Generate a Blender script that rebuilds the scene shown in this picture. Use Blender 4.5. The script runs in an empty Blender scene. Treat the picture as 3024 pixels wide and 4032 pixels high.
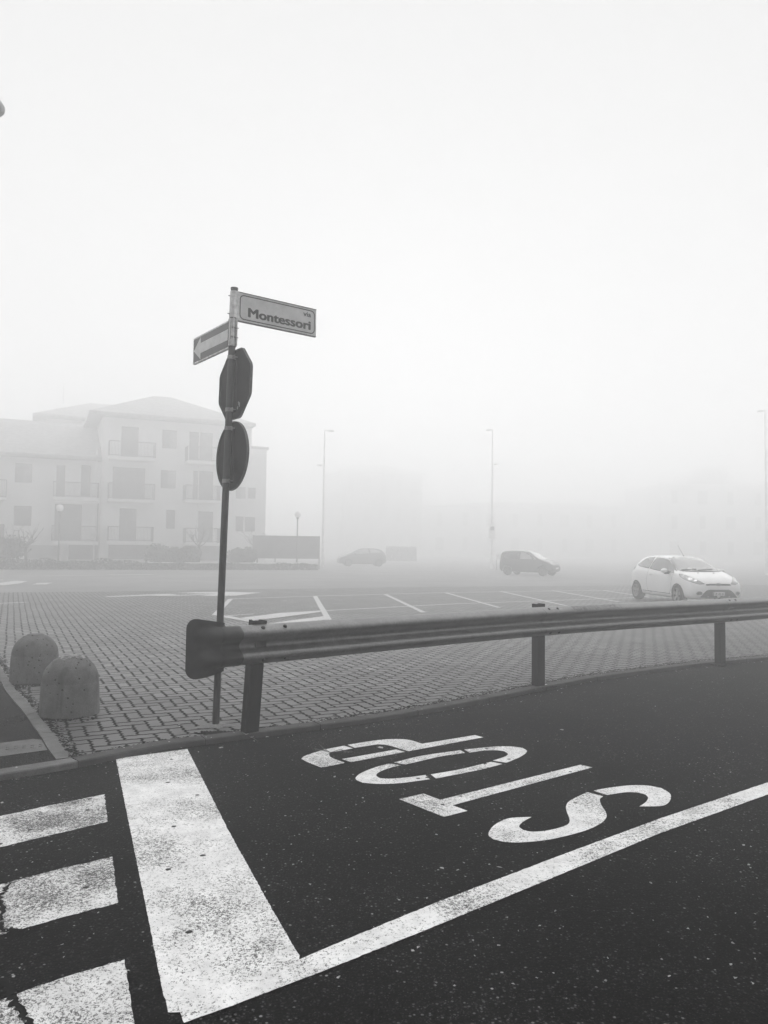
import bpy, bmesh, math, random
from math import sin, cos, pi, radians, sqrt, atan2
from mathutils import Vector, Matrix, geometry
from mathutils.bvhtree import BVHTree

random.seed(7)
sc = bpy.context.scene
COL = sc.collection

# ------------------------------------------------------------------ camera
F_PX, CX, CY = 3000.0, 1512.0, 2016.0
EYE = Vector((0, 0, 1.5))
PITCH = math.atan(142 / F_PX)
ROLL = 0.012
cam = bpy.data.cameras.new('camera')
cam_o = bpy.data.objects.new('camera', cam)
COL.objects.link(cam_o)
sc.camera = cam_o
cam.sensor_fit = 'VERTICAL'
cam.sensor_height = 36.0
cam.sensor_width = 27.0
cam.lens = F_PX / 4032 * 36
cam.clip_start = 0.05
cam.clip_end = 2000
RM = Matrix.Rotation(pi / 2 + PITCH, 3, 'X') @ Matrix.Rotation(ROLL, 3, 'Z')
cam_o.matrix_world = Matrix.Translation(EYE) @ RM.to_4x4()


def ray(px, py):
    return (RM @ Vector(((px - CX) / F_PX, -(py - CY) / F_PX, -1))).normalized()


def G(px, py, z=0.0):
    """the point of the horizontal plane z seen at a place of the photograph (used to measure the site)"""
    d = ray(px, py)
    return EYE + d * ((z - EYE.z) / d.z)


def AT(px, py, Y):
    d = ray(px, py)
    return EYE + d * (Y / d.y)


ROAD = -0.035
PAINT = ROAD + 0.004

# ------------------------------------------------------------------ helpers
class MB:
    def __init__(self):
        self.v, self.f, self.m = [], [], []

    def add(self, verts, faces, mi=0):
        n = len(self.v)
        self.v += [Vector(p) for p in verts]
        self.f += [tuple(i + n for i in f) for f in faces]
        self.m += [mi] * len(faces)
        return self

    def box(self, c, s, M=None, mi=0):
        x, y, z = s[0] / 2, s[1] / 2, s[2] / 2
        vs = [Vector((a * x, b * y, d * z)) for a in (-1, 1) for b in (-1, 1) for d in (-1, 1)]
        if M is not None:
            vs = [M @ p for p in vs]
        vs = [p + Vector(c) for p in vs]
        return self.add(vs, [(0, 1, 3, 2), (4, 6, 7, 5), (0, 4, 5, 1), (2, 3, 7, 6), (0, 2, 6, 4), (1, 5, 7, 3)], mi)

    def bbox(self, c, s, b=0.004, M=None, mi=0):
        """box with chamfered edges"""
        bm = bmesh.new()
        bmesh.ops.create_cube(bm, size=1)
        for v in bm.verts:
            v.co = Vector((v.co.x * s[0], v.co.y * s[1], v.co.z * s[2]))
        bmesh.ops.bevel(bm, geom=bm.edges[:], offset=b, segments=2, affect='EDGES', profile=0.5)
        bm.verts.index_update()
        vs = [(M @ v.co if M is not None else v.co.copy()) + Vector(c) for v in bm.verts]
        fs = [[v.index for v in f.verts] for f in bm.faces]
        bm.free()
        return self.add(vs, fs, mi)

    def tube(self, pts, rad, n=10, cap=True, mi=0):
        pts = [Vector(p) for p in pts]
        rs = rad if isinstance(rad, (list, tuple)) else [rad] * len(pts)
        vs, fs = [], []
        up = None
        for i, p in enumerate(pts):
            t = (pts[min(i + 1, len(pts) - 1)] - pts[max(i - 1, 0)]).normalized()
            if up is None:
                up = t.orthogonal().normalized()
            up = (up - t * up.dot(t))
            up = up.normalized() if up.length > 1e-6 else t.orthogonal().normalized()
            b = t.cross(up)
            for k in range(n):
                a = 2 * pi * k / n
                vs.append(p + (up * cos(a) + b * sin(a)) * rs[i])
        for i in range(len(pts) - 1):
            for k in range(n):
                fs.append((i * n + k, i * n + (k + 1) % n, (i + 1) * n + (k + 1) % n, (i + 1) * n + k))
        if cap:
            fs.append(tuple(range(n))[::-1])
            fs.append(tuple((len(pts) - 1) * n + k for k in range(n)))
        return self.add(vs, fs, mi)

    def lathe(self, prof, n=32, M=None, mi=0):
        vs, fs = [], []
        for (r, z) in prof:
            for k in range(n):
                a = 2 * pi * k / n
                p = Vector((r * cos(a), r * sin(a), z))
                vs.append(M @ p if M is not None else p)
        for i in range(len(prof) - 1):
            for k in range(n):
                fs.append((i * n + k, i * n + (k + 1) % n, (i + 1) * n + (k + 1) % n, (i + 1) * n + k))
        return self.add(vs, fs, mi)

    def prism(self, poly, ex, ey, o, th, nrm, mi=0):
        """flat polygon given in (ex, ey) about o, thickness th along nrm"""
        o, ex, ey, nrm = Vector(o), Vector(ex), Vector(ey), Vector(nrm)
        n = len(poly)
        a = [o + ex * p[0] + ey * p[1] for p in poly]
        b = [p + nrm * th for p in a]
        tris = geometry.tessellate_polygon([[Vector((p[0], p[1], 0)) for p in poly]])
        fs = [tuple(t) for t in tris] + [tuple(i + n for i in t) for t in tris]
        fs += [(i, (i + 1) % n, (i + 1) % n + n, i + n) for i in range(n)]
        return self.add(a + b, fs, mi)

    def text(self, body, size, ex, ey, o, th, nrm, width=None, bold=0.0, mi=0, fat=()):
        cu = bpy.data.curves.new('lettering_curve', 'FONT')
        cu.body, cu.size, cu.offset, cu.extrude = body, 1.0, bold, 0.0
        cu.resolution_u = 4
        ob = bpy.data.objects.new('lettering_curve', cu)
        COL.objects.link(ob)
        dg = bpy.context.evaluated_depsgraph_get()
        me = bpy.data.meshes.new_from_object(ob.evaluated_get(dg))
        bpy.data.objects.remove(ob)
        bpy.data.curves.remove(cu)
        xs = [v.co.x for v in me.vertices]
        x0, x1 = min(xs), max(xs)
        sx = width / (x1 - x0) if width else size
        ex, ey, o, nrm = Vector(ex), Vector(ey), Vector(o), Vector(nrm)
        vs = [o + ex * ((v.co.x - x0) * sx) + ey * (v.co.y * size) + nrm * th for v in me.vertices]
        fs = [tuple(p.vertices) for p in me.polygons]
        bpy.data.meshes.remove(me)
        self.add(vs, fs, mi)
        for q, (dx, dy) in enumerate(fat):      # heavier strokes: the letters repeated a hair to the side
            self.add([p + ex * dx + ey * dy + nrm * 0.0001 * (q + 1) for p in vs], fs, mi)
        return self

    def shift(self, d):
        d = Vector(d)
        self.v = [p - d for p in self.v]
        return self

    def obj(self, name, mats, parent=None, smooth=None, world=True):
        if not isinstance(mats, (list, tuple)):
            mats = [mats]
        if parent is not None and world:
            r = parent
            while r.parent:
                r = r.parent
            self.shift(r.location)
        me = bpy.data.meshes.new(name)
        me.from_pydata(self.v, [], self.f)
        for m in mats:
            me.materials.append(m)
        for p, mi in zip(me.polygons, self.m):
            p.material_index = mi
        bm = bmesh.new()
        bm.from_mesh(me)
        bmesh.ops.recalc_face_normals(bm, faces=bm.faces)
        bm.to_mesh(me)
        bm.free()
        if smooth is not None:
            me.shade_smooth()
            if smooth > 0:
                me.set_sharp_from_angle(angle=radians(smooth))
        me.update()
        o = bpy.data.objects.new(name, me)
        COL.objects.link(o)
        if parent is not None:
            o.parent = parent
        return o


def tag(o, label=None, cat=None, group=None, kind=None):
    for k, v in (('label', label), ('category', cat), ('group', group), ('kind', kind)):
        if v:
            o[k] = v
    return o


def thing(name, loc, label, cat, group=None, rz=0.0):
    o = bpy.data.objects.new(name, None)
    o.empty_display_size = 0.2
    COL.objects.link(o)
    o.location = loc
    o.rotation_euler = (0, 0, rz)
    return tag(o, label, cat, group)


def dup(root, loc, label, rz=None):
    r = root.copy()
    COL.objects.link(r)
    r.location = loc
    if rz is not None:
        r.rotation_euler = (0, 0, rz)
    r['label'] = label

    def kids(a, b):
        for ch in list(a.children):
            if ch.name == r.name:
                continue
            c = ch.copy()
            COL.objects.link(c)
            c.parent = b
            kids(ch, c)
    kids(root, r)
    return r


# ------------------------------------------------------------------ materials
class NT:
    def __init__(self, name):
        self.mat = bpy.data.materials.new(name)
        self.mat.use_nodes = True
        self.t = self.mat.node_tree
        self.b = self.t.nodes['Principled BSDF']
        self._pos = None

    def n(self, typ, **kw):
        nd = self.t.nodes.new(typ)
        for k, v in kw.items():
            setattr(nd, k, v)
        return nd

    def put(self, sock, v):
        if hasattr(v, 'links'):
            self.t.links.new(v, sock)
        elif sock.type == 'RGBA' and not isinstance(v, (tuple, list)):
            sock.default_value = (v, v, v, 1)
        else:
            sock.default_value = v

    def M(self, op, a, b=None, c=None, clamp=False):
        nd = self.n('ShaderNodeMath', operation=op, use_clamp=clamp)
        for i, x in enumerate((a, b, c)):
            if x is not None:
                self.put(nd.inputs[i], x)
        return nd.outputs[0]

    def mix(self, f, a, b):
        nd = self.n('ShaderNodeMix', data_type='FLOAT')
        self.put(nd.inputs[0], f)
        self.put(nd.inputs[2], a)
        self.put(nd.inputs[3], b)
        return nd.outputs[0]

    def pos(self):
        if self._pos is None:
            self._pos = self.n('ShaderNodeNewGeometry').outputs['Position']
        return self._pos

    def objpos(self):
        return self.n('ShaderNodeTexCoord').outputs['Object']

    def xyz(self, v):
        nd = self.n('ShaderNodeSeparateXYZ')
        self.put(nd.inputs[0], v)
        return nd.outputs

    def comb(self, x, y, z=0.0):
        nd = self.n('ShaderNodeCombineXYZ')
        for i, q in enumerate((x, y, z)):
            self.put(nd.inputs[i], q)
        return nd.outputs[0]

    def noise(self, vec, scale, detail=4.0, rough=0.55):
        nd = self.n('ShaderNodeTexNoise')
        self.put(nd.inputs['Vector'], vec)
        nd.inputs['Scale'].default_value = scale
        nd.inputs['Detail'].default_value = detail
        nd.inputs['Roughness'].default_value = rough
        return nd.outputs[0]

    def voro(self, vec, scale, feature='F1'):
        nd = self.n('ShaderNodeTexVoronoi', feature=feature)
        self.put(nd.inputs['Vector'], vec)
        nd.inputs['Scale'].default_value = scale
        return nd

    def step(self, x, lo, hi, a=0.0, b=1.0):
        nd = self.n('ShaderNodeMapRange', clamp=True, interpolation_type='SMOOTHSTEP')
        self.put(nd.inputs[0], x)
        for i, q in enumerate((lo, hi, a, b)):
            nd.inputs[i + 1].default_value = q
        return nd.outputs[0]

    def grey(self, v):
        nd = self.n('ShaderNodeCombineColor')
        for i in range(3):
            self.put(nd.inputs[i], v)
        return nd.outputs[0]

    def bump(self, h, strength=0.3, dist=0.01):
        nd = self.n('ShaderNodeBump')
        nd.inputs['Strength'].default_value = strength
        nd.inputs['Distance'].default_value = dist
        self.put(nd.inputs['Height'], h)
        self.t.links.new(nd.outputs[0], self.b.inputs['Normal'])

    def out(self, base, rough=0.8, spec=0.3, metal=0.0, coat=0.0):
        self.put(self.b.inputs['Base Color'], self.grey(base) if hasattr(base, 'links') else base)
        self.put(self.b.inputs['Roughness'], rough)
        self.put(self.b.inputs['Specular IOR Level'], spec)
        self.put(self.b.inputs['Metallic'], metal)
        self.put(self.b.inputs['Coat Weight'], coat)
        self.b.inputs['Coat Roughness'].default_value = 0.06
        return self.mat


def plain(name, v, rough=0.7, spec=0.3, var=0.25, scale=6.0, metal=0.0, coat=0.0, obj=False, bump=0.0):
    t = NT(name)
    p = t.objpos() if obj else t.pos()
    nz = t.noise(p, scale, 5.0, 0.6)
    base = t.M('MULTIPLY', t.step(nz, 0.25, 0.75, 1 - var, 1 + var), v)
    if bump:
        t.bump(t.noise(p, scale * 12, 4.0), bump, 0.004)
    return t.out(base, rough, spec, metal, coat)


def asphalt(name, v, light=1.0):
    t = NT(name)
    p = t.pos()
    vo = t.voro(p, 75.0)
    ran = t.xyz(vo.outputs['Color'])
    stone = t.M('MULTIPLY', t.step(ran[0], 0.74, 0.95), t.step(vo.outputs['Distance'], 0.55, 0.25))
    vo2 = t.voro(p, 58.0)
    ran2 = t.xyz(vo2.outputs['Color'])
    stone2 = t.M('MULTIPLY', t.step(ran2[1], 0.955, 0.985), t.step(vo2.outputs['Distance'], 0.42, 0.2))
    patch = t.noise(p, 0.9, 5.0, 0.6)
    clump = t.step(t.noise(p, 3.2, 3.0), 0.35, 0.7, 0.35, 1.3)
    base = t.M('MULTIPLY', t.step(patch, 0.3, 0.7, 0.75, 1.3), v)
    lum = t.M('ADD', t.M('MULTIPLY', t.M('MULTIPLY', stone, ran[2]), 0.26 * light), t.M('MULTIPLY', stone2, 0.42 * light))
    base = t.M('ADD', base, t.M('MULTIPLY', lum, clump))
    vo3 = t.voro(p, 150.0)
    ran3 = t.xyz(vo3.outputs['Color'])
    small = t.M('MULTIPLY', t.M('POWER', ran3[1], 5.0), t.step(vo3.outputs['Distance'], 0.6, 0.2))
    base = t.M('ADD', base, t.M('MULTIPLY', small, 0.085 * light))
    grain = t.noise(p, 140.0, 3.0, 0.7)
    base = t.M('MULTIPLY', base, t.step(grain, 0.3, 0.7, 0.5, 1.4))
    track = t.step(t.noise(p, 0.55, 6.0, 0.62), 0.35, 0.65, 0.7, 1.45)
    base = t.M('MULTIPLY', base, track)
    h = t.M('ADD', t.M('MULTIPLY', vo.outputs['Distance'], -1.0), t.M('MULTIPLY', t.noise(p, 30.0, 4.0), 1.0))
    t.bump(h, 0.7, 0.006)
    return t.out(base, 0.8, 0.03)


def road_paint(name, v, wear=0.5, under=0.014):
    """white road paint, worn through to the asphalt grain"""
    t = NT(name)
    p = t.pos()
    grain = t.noise(p, 85.0, 4.0, 0.75)
    fine = t.noise(p, 190.0, 2.0, 0.7)
    big = t.noise(p, 1.7, 4.0, 0.6)
    wearmap = t.step(big, 0.36, 0.66, 0.0, 1.0)
    g = t.M('ADD', t.M('MULTIPLY', grain, 0.65), t.M('MULTIPLY', fine, 0.35))
    thr = t.M('SUBTRACT', 0.35 + 0.09 * wear, t.M('MULTIPLY', wearmap, -0.13 * wear))
    hole = t.M('SUBTRACT', 1.0, t.M('MULTIPLY', t.M('SUBTRACT', g, t.M('SUBTRACT', thr, 0.03)), 16.0, clamp=True), clamp=True)
    vo = t.voro(p, 16.0)
    chip = t.M('MULTIPLY', t.step(t.xyz(vo.outputs['Color'])[0], 0.90, 0.93), t.step(t.M('ADD', vo.outputs['Distance'], t.M('MULTIPLY', grain, 0.3)), 0.42, 0.34))
    hole = t.M('MAXIMUM', t.M('MULTIPLY', hole, 0.9), chip)
    tone = t.M('MULTIPLY', t.step(t.noise(p, 9.0, 6.0, 0.7), 0.25, 0.75, 0.80, 1.1), v)
    base = t.mix(hole, tone, under)
    t.bump(t.M('SUBTRACT', t.M('MULTIPLY', grain, 0.8), hole), 0.5, 0.004)
    return t.out(base, 0.7, 0.2)


def pavers(name, ang, w=0.122):
    """herringbone concrete pavers with toothed edges"""
    t = NT(name)
    x, y, _ = t.xyz(t.pos())
    c, s = cos(ang), sin(ang)
    wob = t.noise(t.pos(), 0.8, 2.0)
    u = t.M('DIVIDE', t.M('ADD', t.M('MULTIPLY', x, c), t.M('MULTIPLY', y, s)), w)
    v = t.M('DIVIDE', t.M('ADD', t.M('MULTIPLY', x, -s), t.M('MULTIPLY', y, c)), w)
    u = t.M('ADD', u, t.M('MULTIPLY', wob, 0.35))
    v = t.M('ADD', v, t.M('MULTIPLY', wob, 0.25))
    # toothed outline
    u2 = t.M('ADD', u, t.M('MULTIPLY', t.M('PINGPONG', t.M('MULTIPLY', v, 1.5), 0.5), 0.30))
    v2 = t.M('ADD', v, t.M('MULTIPLY', t.M('PINGPONG', t.M('MULTIPLY', u, 1.5), 0.5), 0.16))
    i, j = t.M('FLOOR', u2), t.M('FLOOR', v2)
    fu, fv = t.M('FRACT', u2), t.M('FRACT', v2)
    k = t.M('FLOORED_MODULO', t.M('SUBTRACT', i, j), 4.0)
    is0 = t.M('COMPARE', k, 0.0, 0.1)
    is1 = t.M('COMPARE', k, 1.0, 0.1)
    is2 = t.M('COMPARE', k, 2.0, 0.1)
    is3 = t.M('COMPARE', k, 3.0, 0.1)
    gu, gv = t.M('SUBTRACT', 1.0, fu), t.M('SUBTRACT', 1.0, fv)
    big = 5.0
    dl = t.M('ADD', fu, t.M('MULTIPLY', is1, big))
    dr = t.M('ADD', gu, t.M('MULTIPLY', is0, big))
    db = t.M('ADD', fv, t.M('MULTIPLY', is2, big))
    dt = t.M('ADD', gv, t.M('MULTIPLY', is3, big))
    d = t.M('MINIMUM', t.M('MINIMUM', dl, dr), t.M('MINIMUM', db, dt))
    d = t.M('ADD', d, t.M('MULTIPLY', t.M('SUBTRACT', t.noise(t.pos(), 45.0, 3.0), 0.5), 0.06))
    joint = t.step(d, 0.14, 0.06)
    bi = t.M('SUBTRACT', i, is1)
    bj = t.M('SUBTRACT', j, is2)
    wn = t.n('ShaderNodeTexWhiteNoise', noise_dimensions='3D')
    t.put(wn.inputs['Vector'], t.comb(bi, bj, t.M('ADD', is2, is3)))
    brick = t.step(wn.outputs['Value'], 0.0, 1.0, 0.78, 1.2)
    stain = t.step(t.noise(t.pos(), 1.1, 5.0, 0.65), 0.3, 0.7, 0.7, 1.2)
    grit = t.step(t.noise(t.pos(), 130.0, 3.0, 0.8), 0.25, 0.75, 0.62, 1.4)
    base = t.M('MULTIPLY', t.M('MULTIPLY', t.M('MULTIPLY', brick, stain), grit), 0.15)
    # pavers darker over the first metres behind the kerb, with a noisy edge
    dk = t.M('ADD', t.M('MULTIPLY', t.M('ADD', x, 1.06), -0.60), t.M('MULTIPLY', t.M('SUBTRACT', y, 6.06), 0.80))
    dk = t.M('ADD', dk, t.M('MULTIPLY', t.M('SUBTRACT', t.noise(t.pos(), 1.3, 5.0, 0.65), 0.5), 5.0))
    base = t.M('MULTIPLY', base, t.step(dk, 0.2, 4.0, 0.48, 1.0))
    jw = t.step(t.noise(t.pos(), 5.0, 4.0), 0.3, 0.6, 0.8, 1.0)
    base = t.mix(t.M('MULTIPLY', joint, jw), base, 0.006)
    t.bump(t.M('ADD', t.M('MULTIPLY', joint, -1.0), t.M('MULTIPLY', grit, 0.12)), 0.8, 0.006)
    return t.out(base, 0.5, t.mix(joint, 0.30, 0.0))


def concrete(name, v, pits=True, top=None):
    t = NT(name)
    p = t.objpos()
    nz = t.noise(p, 7.0, 7.0, 0.65)
    base = t.M('MULTIPLY', t.step(nz, 0.25, 0.75, 0.72, 1.25), v)
    base = t.M('MULTIPLY', base, t.step(t.noise(p, 120.0, 3.0, 0.8), 0.25, 0.75, 0.75, 1.25))
    h = t.noise(p, 60.0, 5.0, 0.7)
    if pits:
        vo = t.voro(p, 26.0)
        pit = t.M('MULTIPLY', t.step(t.xyz(vo.outputs['Color'])[0], 0.66, 0.7), t.step(vo.outputs['Distance'], 0.30, 0.16))
        base = t.mix(pit, base, v * 0.2)
        h = t.M('SUBTRACT', h, t.M('MULTIPLY', pit, 3.0))
        x, y, z = t.xyz(p)
        strk = t.step(t.noise(t.comb(t.M('MULTIPLY', x, 9.0), t.M('MULTIPLY', y, 9.0), t.M('MULTIPLY', z, 1.2)), 1.6, 5.0), 0.52, 0.72)
        base = t.mix(t.M('MULTIPLY', strk, 0.5), base, v * 0.4)
    t.bump(h, 0.5, 0.004)
    return t.out(base, 0.85, 0.15)


def galvanised(name, v, rough=0.45, spec=0.5, streak=0.5, metal=0.0):
    t = NT(name)
    x, y, z = t.xyz(t.objpos())
    st = t.noise(t.comb(t.M('MULTIPLY', x, 30.0), t.M('MULTIPLY', y, 30.0), t.M('MULTIPLY', z, 3.0)), 1.0, 6.0, 0.65)
    bl = t.noise(t.objpos(), 22.0, 6.0, 0.7)
    base = t.M('MULTIPLY', t.M('MULTIPLY', t.step(st, 0.3, 0.7, 1 - streak, 1 + streak), t.step(bl, 0.3, 0.7, 0.75, 1.25)), v)
    t.bump(bl, 0.15, 0.002)
    return t.out(base, t.step(bl, 0.3, 0.7, rough - 0.08, rough + 0.15), spec, metal)


def sign_face(name, v):
    t = NT(name)
    x, y, z = t.xyz(t.objpos())
    cl = t.noise(t.objpos(), 7.0, 6.0, 0.65)
    run = t.noise(t.comb(t.M('MULTIPLY', x, 40.0), t.M('MULTIPLY', y, 40.0), t.M('MULTIPLY', z, 7.0)), 1.0, 4.0, 0.6)
    b = t.M('MULTIPLY', t.step(cl, 0.25, 0.75, 0.82, 1.14), v)
    b = t.mix(t.M('MULTIPLY', t.step(run, 0.58, 0.75), 0.4), b, v * 0.55)
    return t.out(b, 0.5, 0.35)


m_asph = asphalt('road_asphalt', 0.004, 0.8)
m_asph_old = asphalt('footway_asphalt', 0.012, 0.3)
m_paint = road_paint('worn_white_paint', 0.86, 0.62)
m_paint_stop = road_paint('worn_stop_line_paint', 0.86, 0.62)
m_paint_zebra = road_paint('worn_crossing_paint', 0.78, 0.85)
m_paint_lot = road_paint('car_park_line_paint', 0.6, 0.1, 0.15)
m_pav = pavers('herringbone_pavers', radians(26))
m_kerb = concrete('kerb_concrete', 0.065, False)
m_kerb_l = concrete('pale_kerb_concrete', 0.14, False)
m_slab = concrete('tactile_slab_concrete', 0.14, False)
m_conc = concrete('bollard_concrete', 0.14)
m_lime = plain('pale_bird_lime', 0.6, 0.8, 0.1, 0.3, 30, obj=True)
t = NT('dark_rail_steel')
rz_n = t.noise(t.pos(), 9.0, 7.0, 0.7)
rz_f = t.noise(t.pos(), 60.0, 5.0, 0.7)
rb_ = t.M('MULTIPLY', t.M('MULTIPLY', t.step(rz_n, 0.3, 0.7, 0.75, 1.2), t.step(rz_f, 0.3, 0.7, 0.85, 1.15)), 0.15)

m_rail = t.out(rb_, t.step(rz_n, 0.3, 0.7, 0.32, 0.42), 0.5, 0.92)
m_endplate = plain('dark_end_plate_steel', 0.022, 0.42, 0.4, 0.5, 7, metal=0.7, bump=0.1)
m_post = galvanised('dark_post_steel', 0.007, 0.6, 0.12, 0.6)
m_pole = galvanised('weathered_pole_steel', 0.035, 0.5, 0.35, 0.7)
m_clamp = galvanised('clamp_aluminium', 0.22, 0.4, 0.5, 0.4)
m_sleeve = galvanised('pale_sleeve_aluminium', 0.7, 0.45, 0.5, 0.25)
m_signback = plain('dark_sign_back', 0.005, 0.7, 0.06, 0.4, 8)
m_rim = plain('sign_rim', 0.07, 0.5, 0.3, 0.4, 20)
m_face = sign_face('weathered_white_sign_face', 0.68)
m_facearrow = sign_face('weathered_white_arrow', 0.72)
m_field = sign_face('faded_grey_sign_field', 0.09)
m_ink = plain('black_sign_ink', 0.012, 0.5, 0.3, 0.2, 20)
m_soil = plain('dark_soil', 0.012, 0.95, 0.05, 0.5, 50)
m_leaf_pale = plain('pale_dry_leaf', 0.42, 0.8, 0.2, 0.4, 60)
m_twig = plain('dry_twig', 0.16, 0.9, 0.1, 0.3, 60)
m_mortar = concrete('mortar', 0.2, False)

# ------------------------------------------------------------------ ground
def sheet(name, poly, z, mat, label, kind='structure', cat=None):
    tri = geometry.tessellate_polygon([[Vector((p[0], p[1], 0)) for p in poly]])
    o = MB().add([(p[0], p[1], z) for p in poly], [tuple(t) for t in tri]).obj(name, mat)
    for p in o.data.polygons:
        if p.normal.z < 0:
            p.flip()
    return tag(o, label, cat, None, kind)


def px_poly(pts, z):
    return [tuple(G(x, y, z)[:2]) for x, y in pts]


GX, GY0, GY1 = 150, -25, 165
# kerb line (outer, road side), measured along the photograph
KERB = [(-900, 3200), (0, 3054), (150, 3030), (310, 3003), (480, 2968), (660, 2934), (830, 2913), (985, 2893), (1230, 2862), (1500, 2826),
        (1800, 2775), (2120, 2712), (2330, 2672), (2500, 2648), (2760, 2615), (3024, 2590), (3500, 2552), (4200, 2510)]
kp = [G(x, y, 0.0) for x, y in KERB]


def smooth_line(pts, n=6):
    out = []
    for i in range(len(pts) - 1):
        p0, p1, p2, p3 = pts[max(i - 1, 0)], pts[i], pts[i + 1], pts[min(i + 2, len(pts) - 1)]
        for k in range(n):
            t = k / n
            out.append(0.5 * ((2 * p1) + (p2 - p0) * t + (2 * p0 - 5 * p1 + 4 * p2 - p3) * t * t + (3 * p1 - p0 - 3 * p2 + p3) * t ** 3))
    return out + [pts[-1]]


kline = smooth_line(kp, 8)


def offset_line(line, d):
    out = []
    for i, p in enumerate(line):
        t = (line[min(i + 1, len(line) - 1)] - line[max(i - 1, 0)])
        t.z = 0
        t.normalize()
        out.append(p + Vector((-t.y, t.x, 0)) * d)
    return out


inner = offset_line(kline, 0.125)
# paved lot: everything beyond the kerb
lot = [(-GX, inner[0].y + (-GX - inner[0].x) * 0.3)] + [(p.x, p.y) for p in inner] + [(GX, inner[-1].y + 40), (GX, GY1), (-GX, GY1)]
lot[0] = (-GX, inner[0].y - 30)
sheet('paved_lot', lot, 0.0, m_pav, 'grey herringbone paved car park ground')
outer = [(-GX, kline[0].y - 30)] + [(p.x, p.y) for p in kline] + [(GX, kline[-1].y + 40), (GX, GY0 - 40), (-GX, GY0 - 40)]
sheet('road', outer, ROAD, m_asph, 'dark asphalt road with pale stone specks')
tag(MB().box((0, 60, -0.2), (2 * GX + 20, 300, 0.2)).obj('ground', plain('earth', 0.08)), 'earth under the car park', None, None, 'structure')

# pale concrete carriageway running across beyond the paved lot
t = NT('pale_worn_concrete')
cn = t.noise(t.pos(), 0.35, 6.0, 0.6)
cf = t.noise(t.pos(), 14.0, 5.0, 0.7)
m_far = t.out(t.M('MULTIPLY', t.M('MULTIPLY', t.step(cn, 0.3, 0.7, 0.85, 1.12), t.step(cf, 0.3, 0.7, 0.9, 1.1)), 0.25), 0.8, 0.2)
fa = [G(-2500, 2338), G(-200, 2335), G(414, 2330), G(908, 2322), G(1600, 2312), G(2600, 2304), G(4500, 2300)]
fp = [(-GX + 1, fa[0].y - 6)] + [(p.x, p.y) for p in fa if abs(p.x) < GX - 5] + [(GX - 1, fa[-1].y + 6), (GX - 1, GY1 - 1), (-GX + 1, GY1 - 1)]
sheet('far_road', fp, 0.003, m_far, 'pale worn carriageway crossing beyond the paved car park')

# kerb stones, one per metre
def kerb_run(a, b, mat, name, seglen, z0=ROAD - 0.05, z1=0.010):
    """kerb between two matched lines, cut into stones"""
    mb = MB()
    acc, start = 0.0, 0
    for i in range(1, len(a)):
        acc += (a[i] - a[i - 1]).length
        if acc > seglen or i == len(a) - 1:
            idx = list(range(start, i + 1))
            vs, fs = [], []
            for q, k in enumerate(idx):
                A, B = a[k].copy(), b[k].copy()
                sh = 0.004 if q == 0 else (-0.004 if q == len(idx) - 1 else 0)
                d = (a[min(k + 1, len(a) - 1)] - a[max(k - 1, 0)]).normalized() * sh
                A += d
                B += d
                c = (B - A) * 0.06
                vs += [(A.x, A.y, z0), (A.x, A.y, z1 - 0.008), (A.x + c.x, A.y + c.y, z1), (B.x, B.y, z1), (B.x, B.y, z0)]
            n = len(idx)
            for q in range(n - 1):
                for e in range(4):
                    fs.append((q * 5 + e, q * 5 + e + 1, q * 5 + 5 + e + 1, q * 5 + 5 + e))
            fs.append((0, 1, 2, 3, 4))
            fs.append(tuple((n - 1) * 5 + e for e in range(5))[::-1])
            mb.add(vs, fs)
            acc, start = 0.0, i
    return mb


ncut = 8 * 3
o = kerb_run(kline[ncut:], inner[ncut:], m_kerb, 'kerb', 0.95).obj('kerb', m_kerb, smooth=30)
tag(o, 'grey kerb stones between road and pavers', None, None, 'structure')
o = kerb_run(kline[:ncut + 1], inner[:ncut + 1], m_kerb_l, 'kerb', 0.95).obj('kerb', m_kerb_l, smooth=30)
tag(o, 'pale flush kerb stones in front of the footway', None, None, 'structure')

# footway at lower left
Z8 = lambda pts: [(x * 0.27125, 2600 + y * 0.27125) for x, y in pts]
kl = [G(x, y, 0.0) for x, y in Z8([(-500, -560), (-200, 0), (0, 300), (60, 420), (130, 520), (300, 720), (400, 850), (500, 995), (590, 1120), (700, 1310), (815, 1462)])]
kr = [G(x, y, 0.0) for x, y in Z8([(-330, -560), (-120, -100), (20, 120), (120, 280), (220, 430), (400, 620), (560, 810), (700, 980), (820, 1140), (920, 1300), (1010, 1440)])]
kl, kr = smooth_line(kl, 5), smooth_line(kr, 5)
o = kerb_run(kr, kl, m_kerb_l, 'footway_kerb', 0.8, -0.1, 0.014).obj('footway_kerb', m_kerb_l, smooth=30)
tag(o, 'pale kerb stones along the edge of the footway beside the bollards', None, None, 'structure')
fw = [(p.x, p.y) for p in kl] + [(p.x, p.y) for p in reversed(inner) if p.x < kl[-1].x - 0.02 and p.x > -8] + [(-8, 6.0), (-8, 12)]
sheet('footway', fw, 0.004, m_asph_old, 'dark asphalt footway behind the pale kerb')
slab = px_poly(Z8([(-500, 1270), (20, 1197), (480, 1140), (598, 1150), (690, 1300), (300, 1352), (0, 1395), (-500, 1470)]), 0.008)
so = sheet('tactile_pavement', slab, 0.008, m_slab, 'pale tactile slabs set into the footway')
mb = MB()
a, b = G(-30, 2940), G(150, 2925)
ex = (b - a).normalized()
ey = Vector((-ex.y, ex.x, 0))
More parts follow.
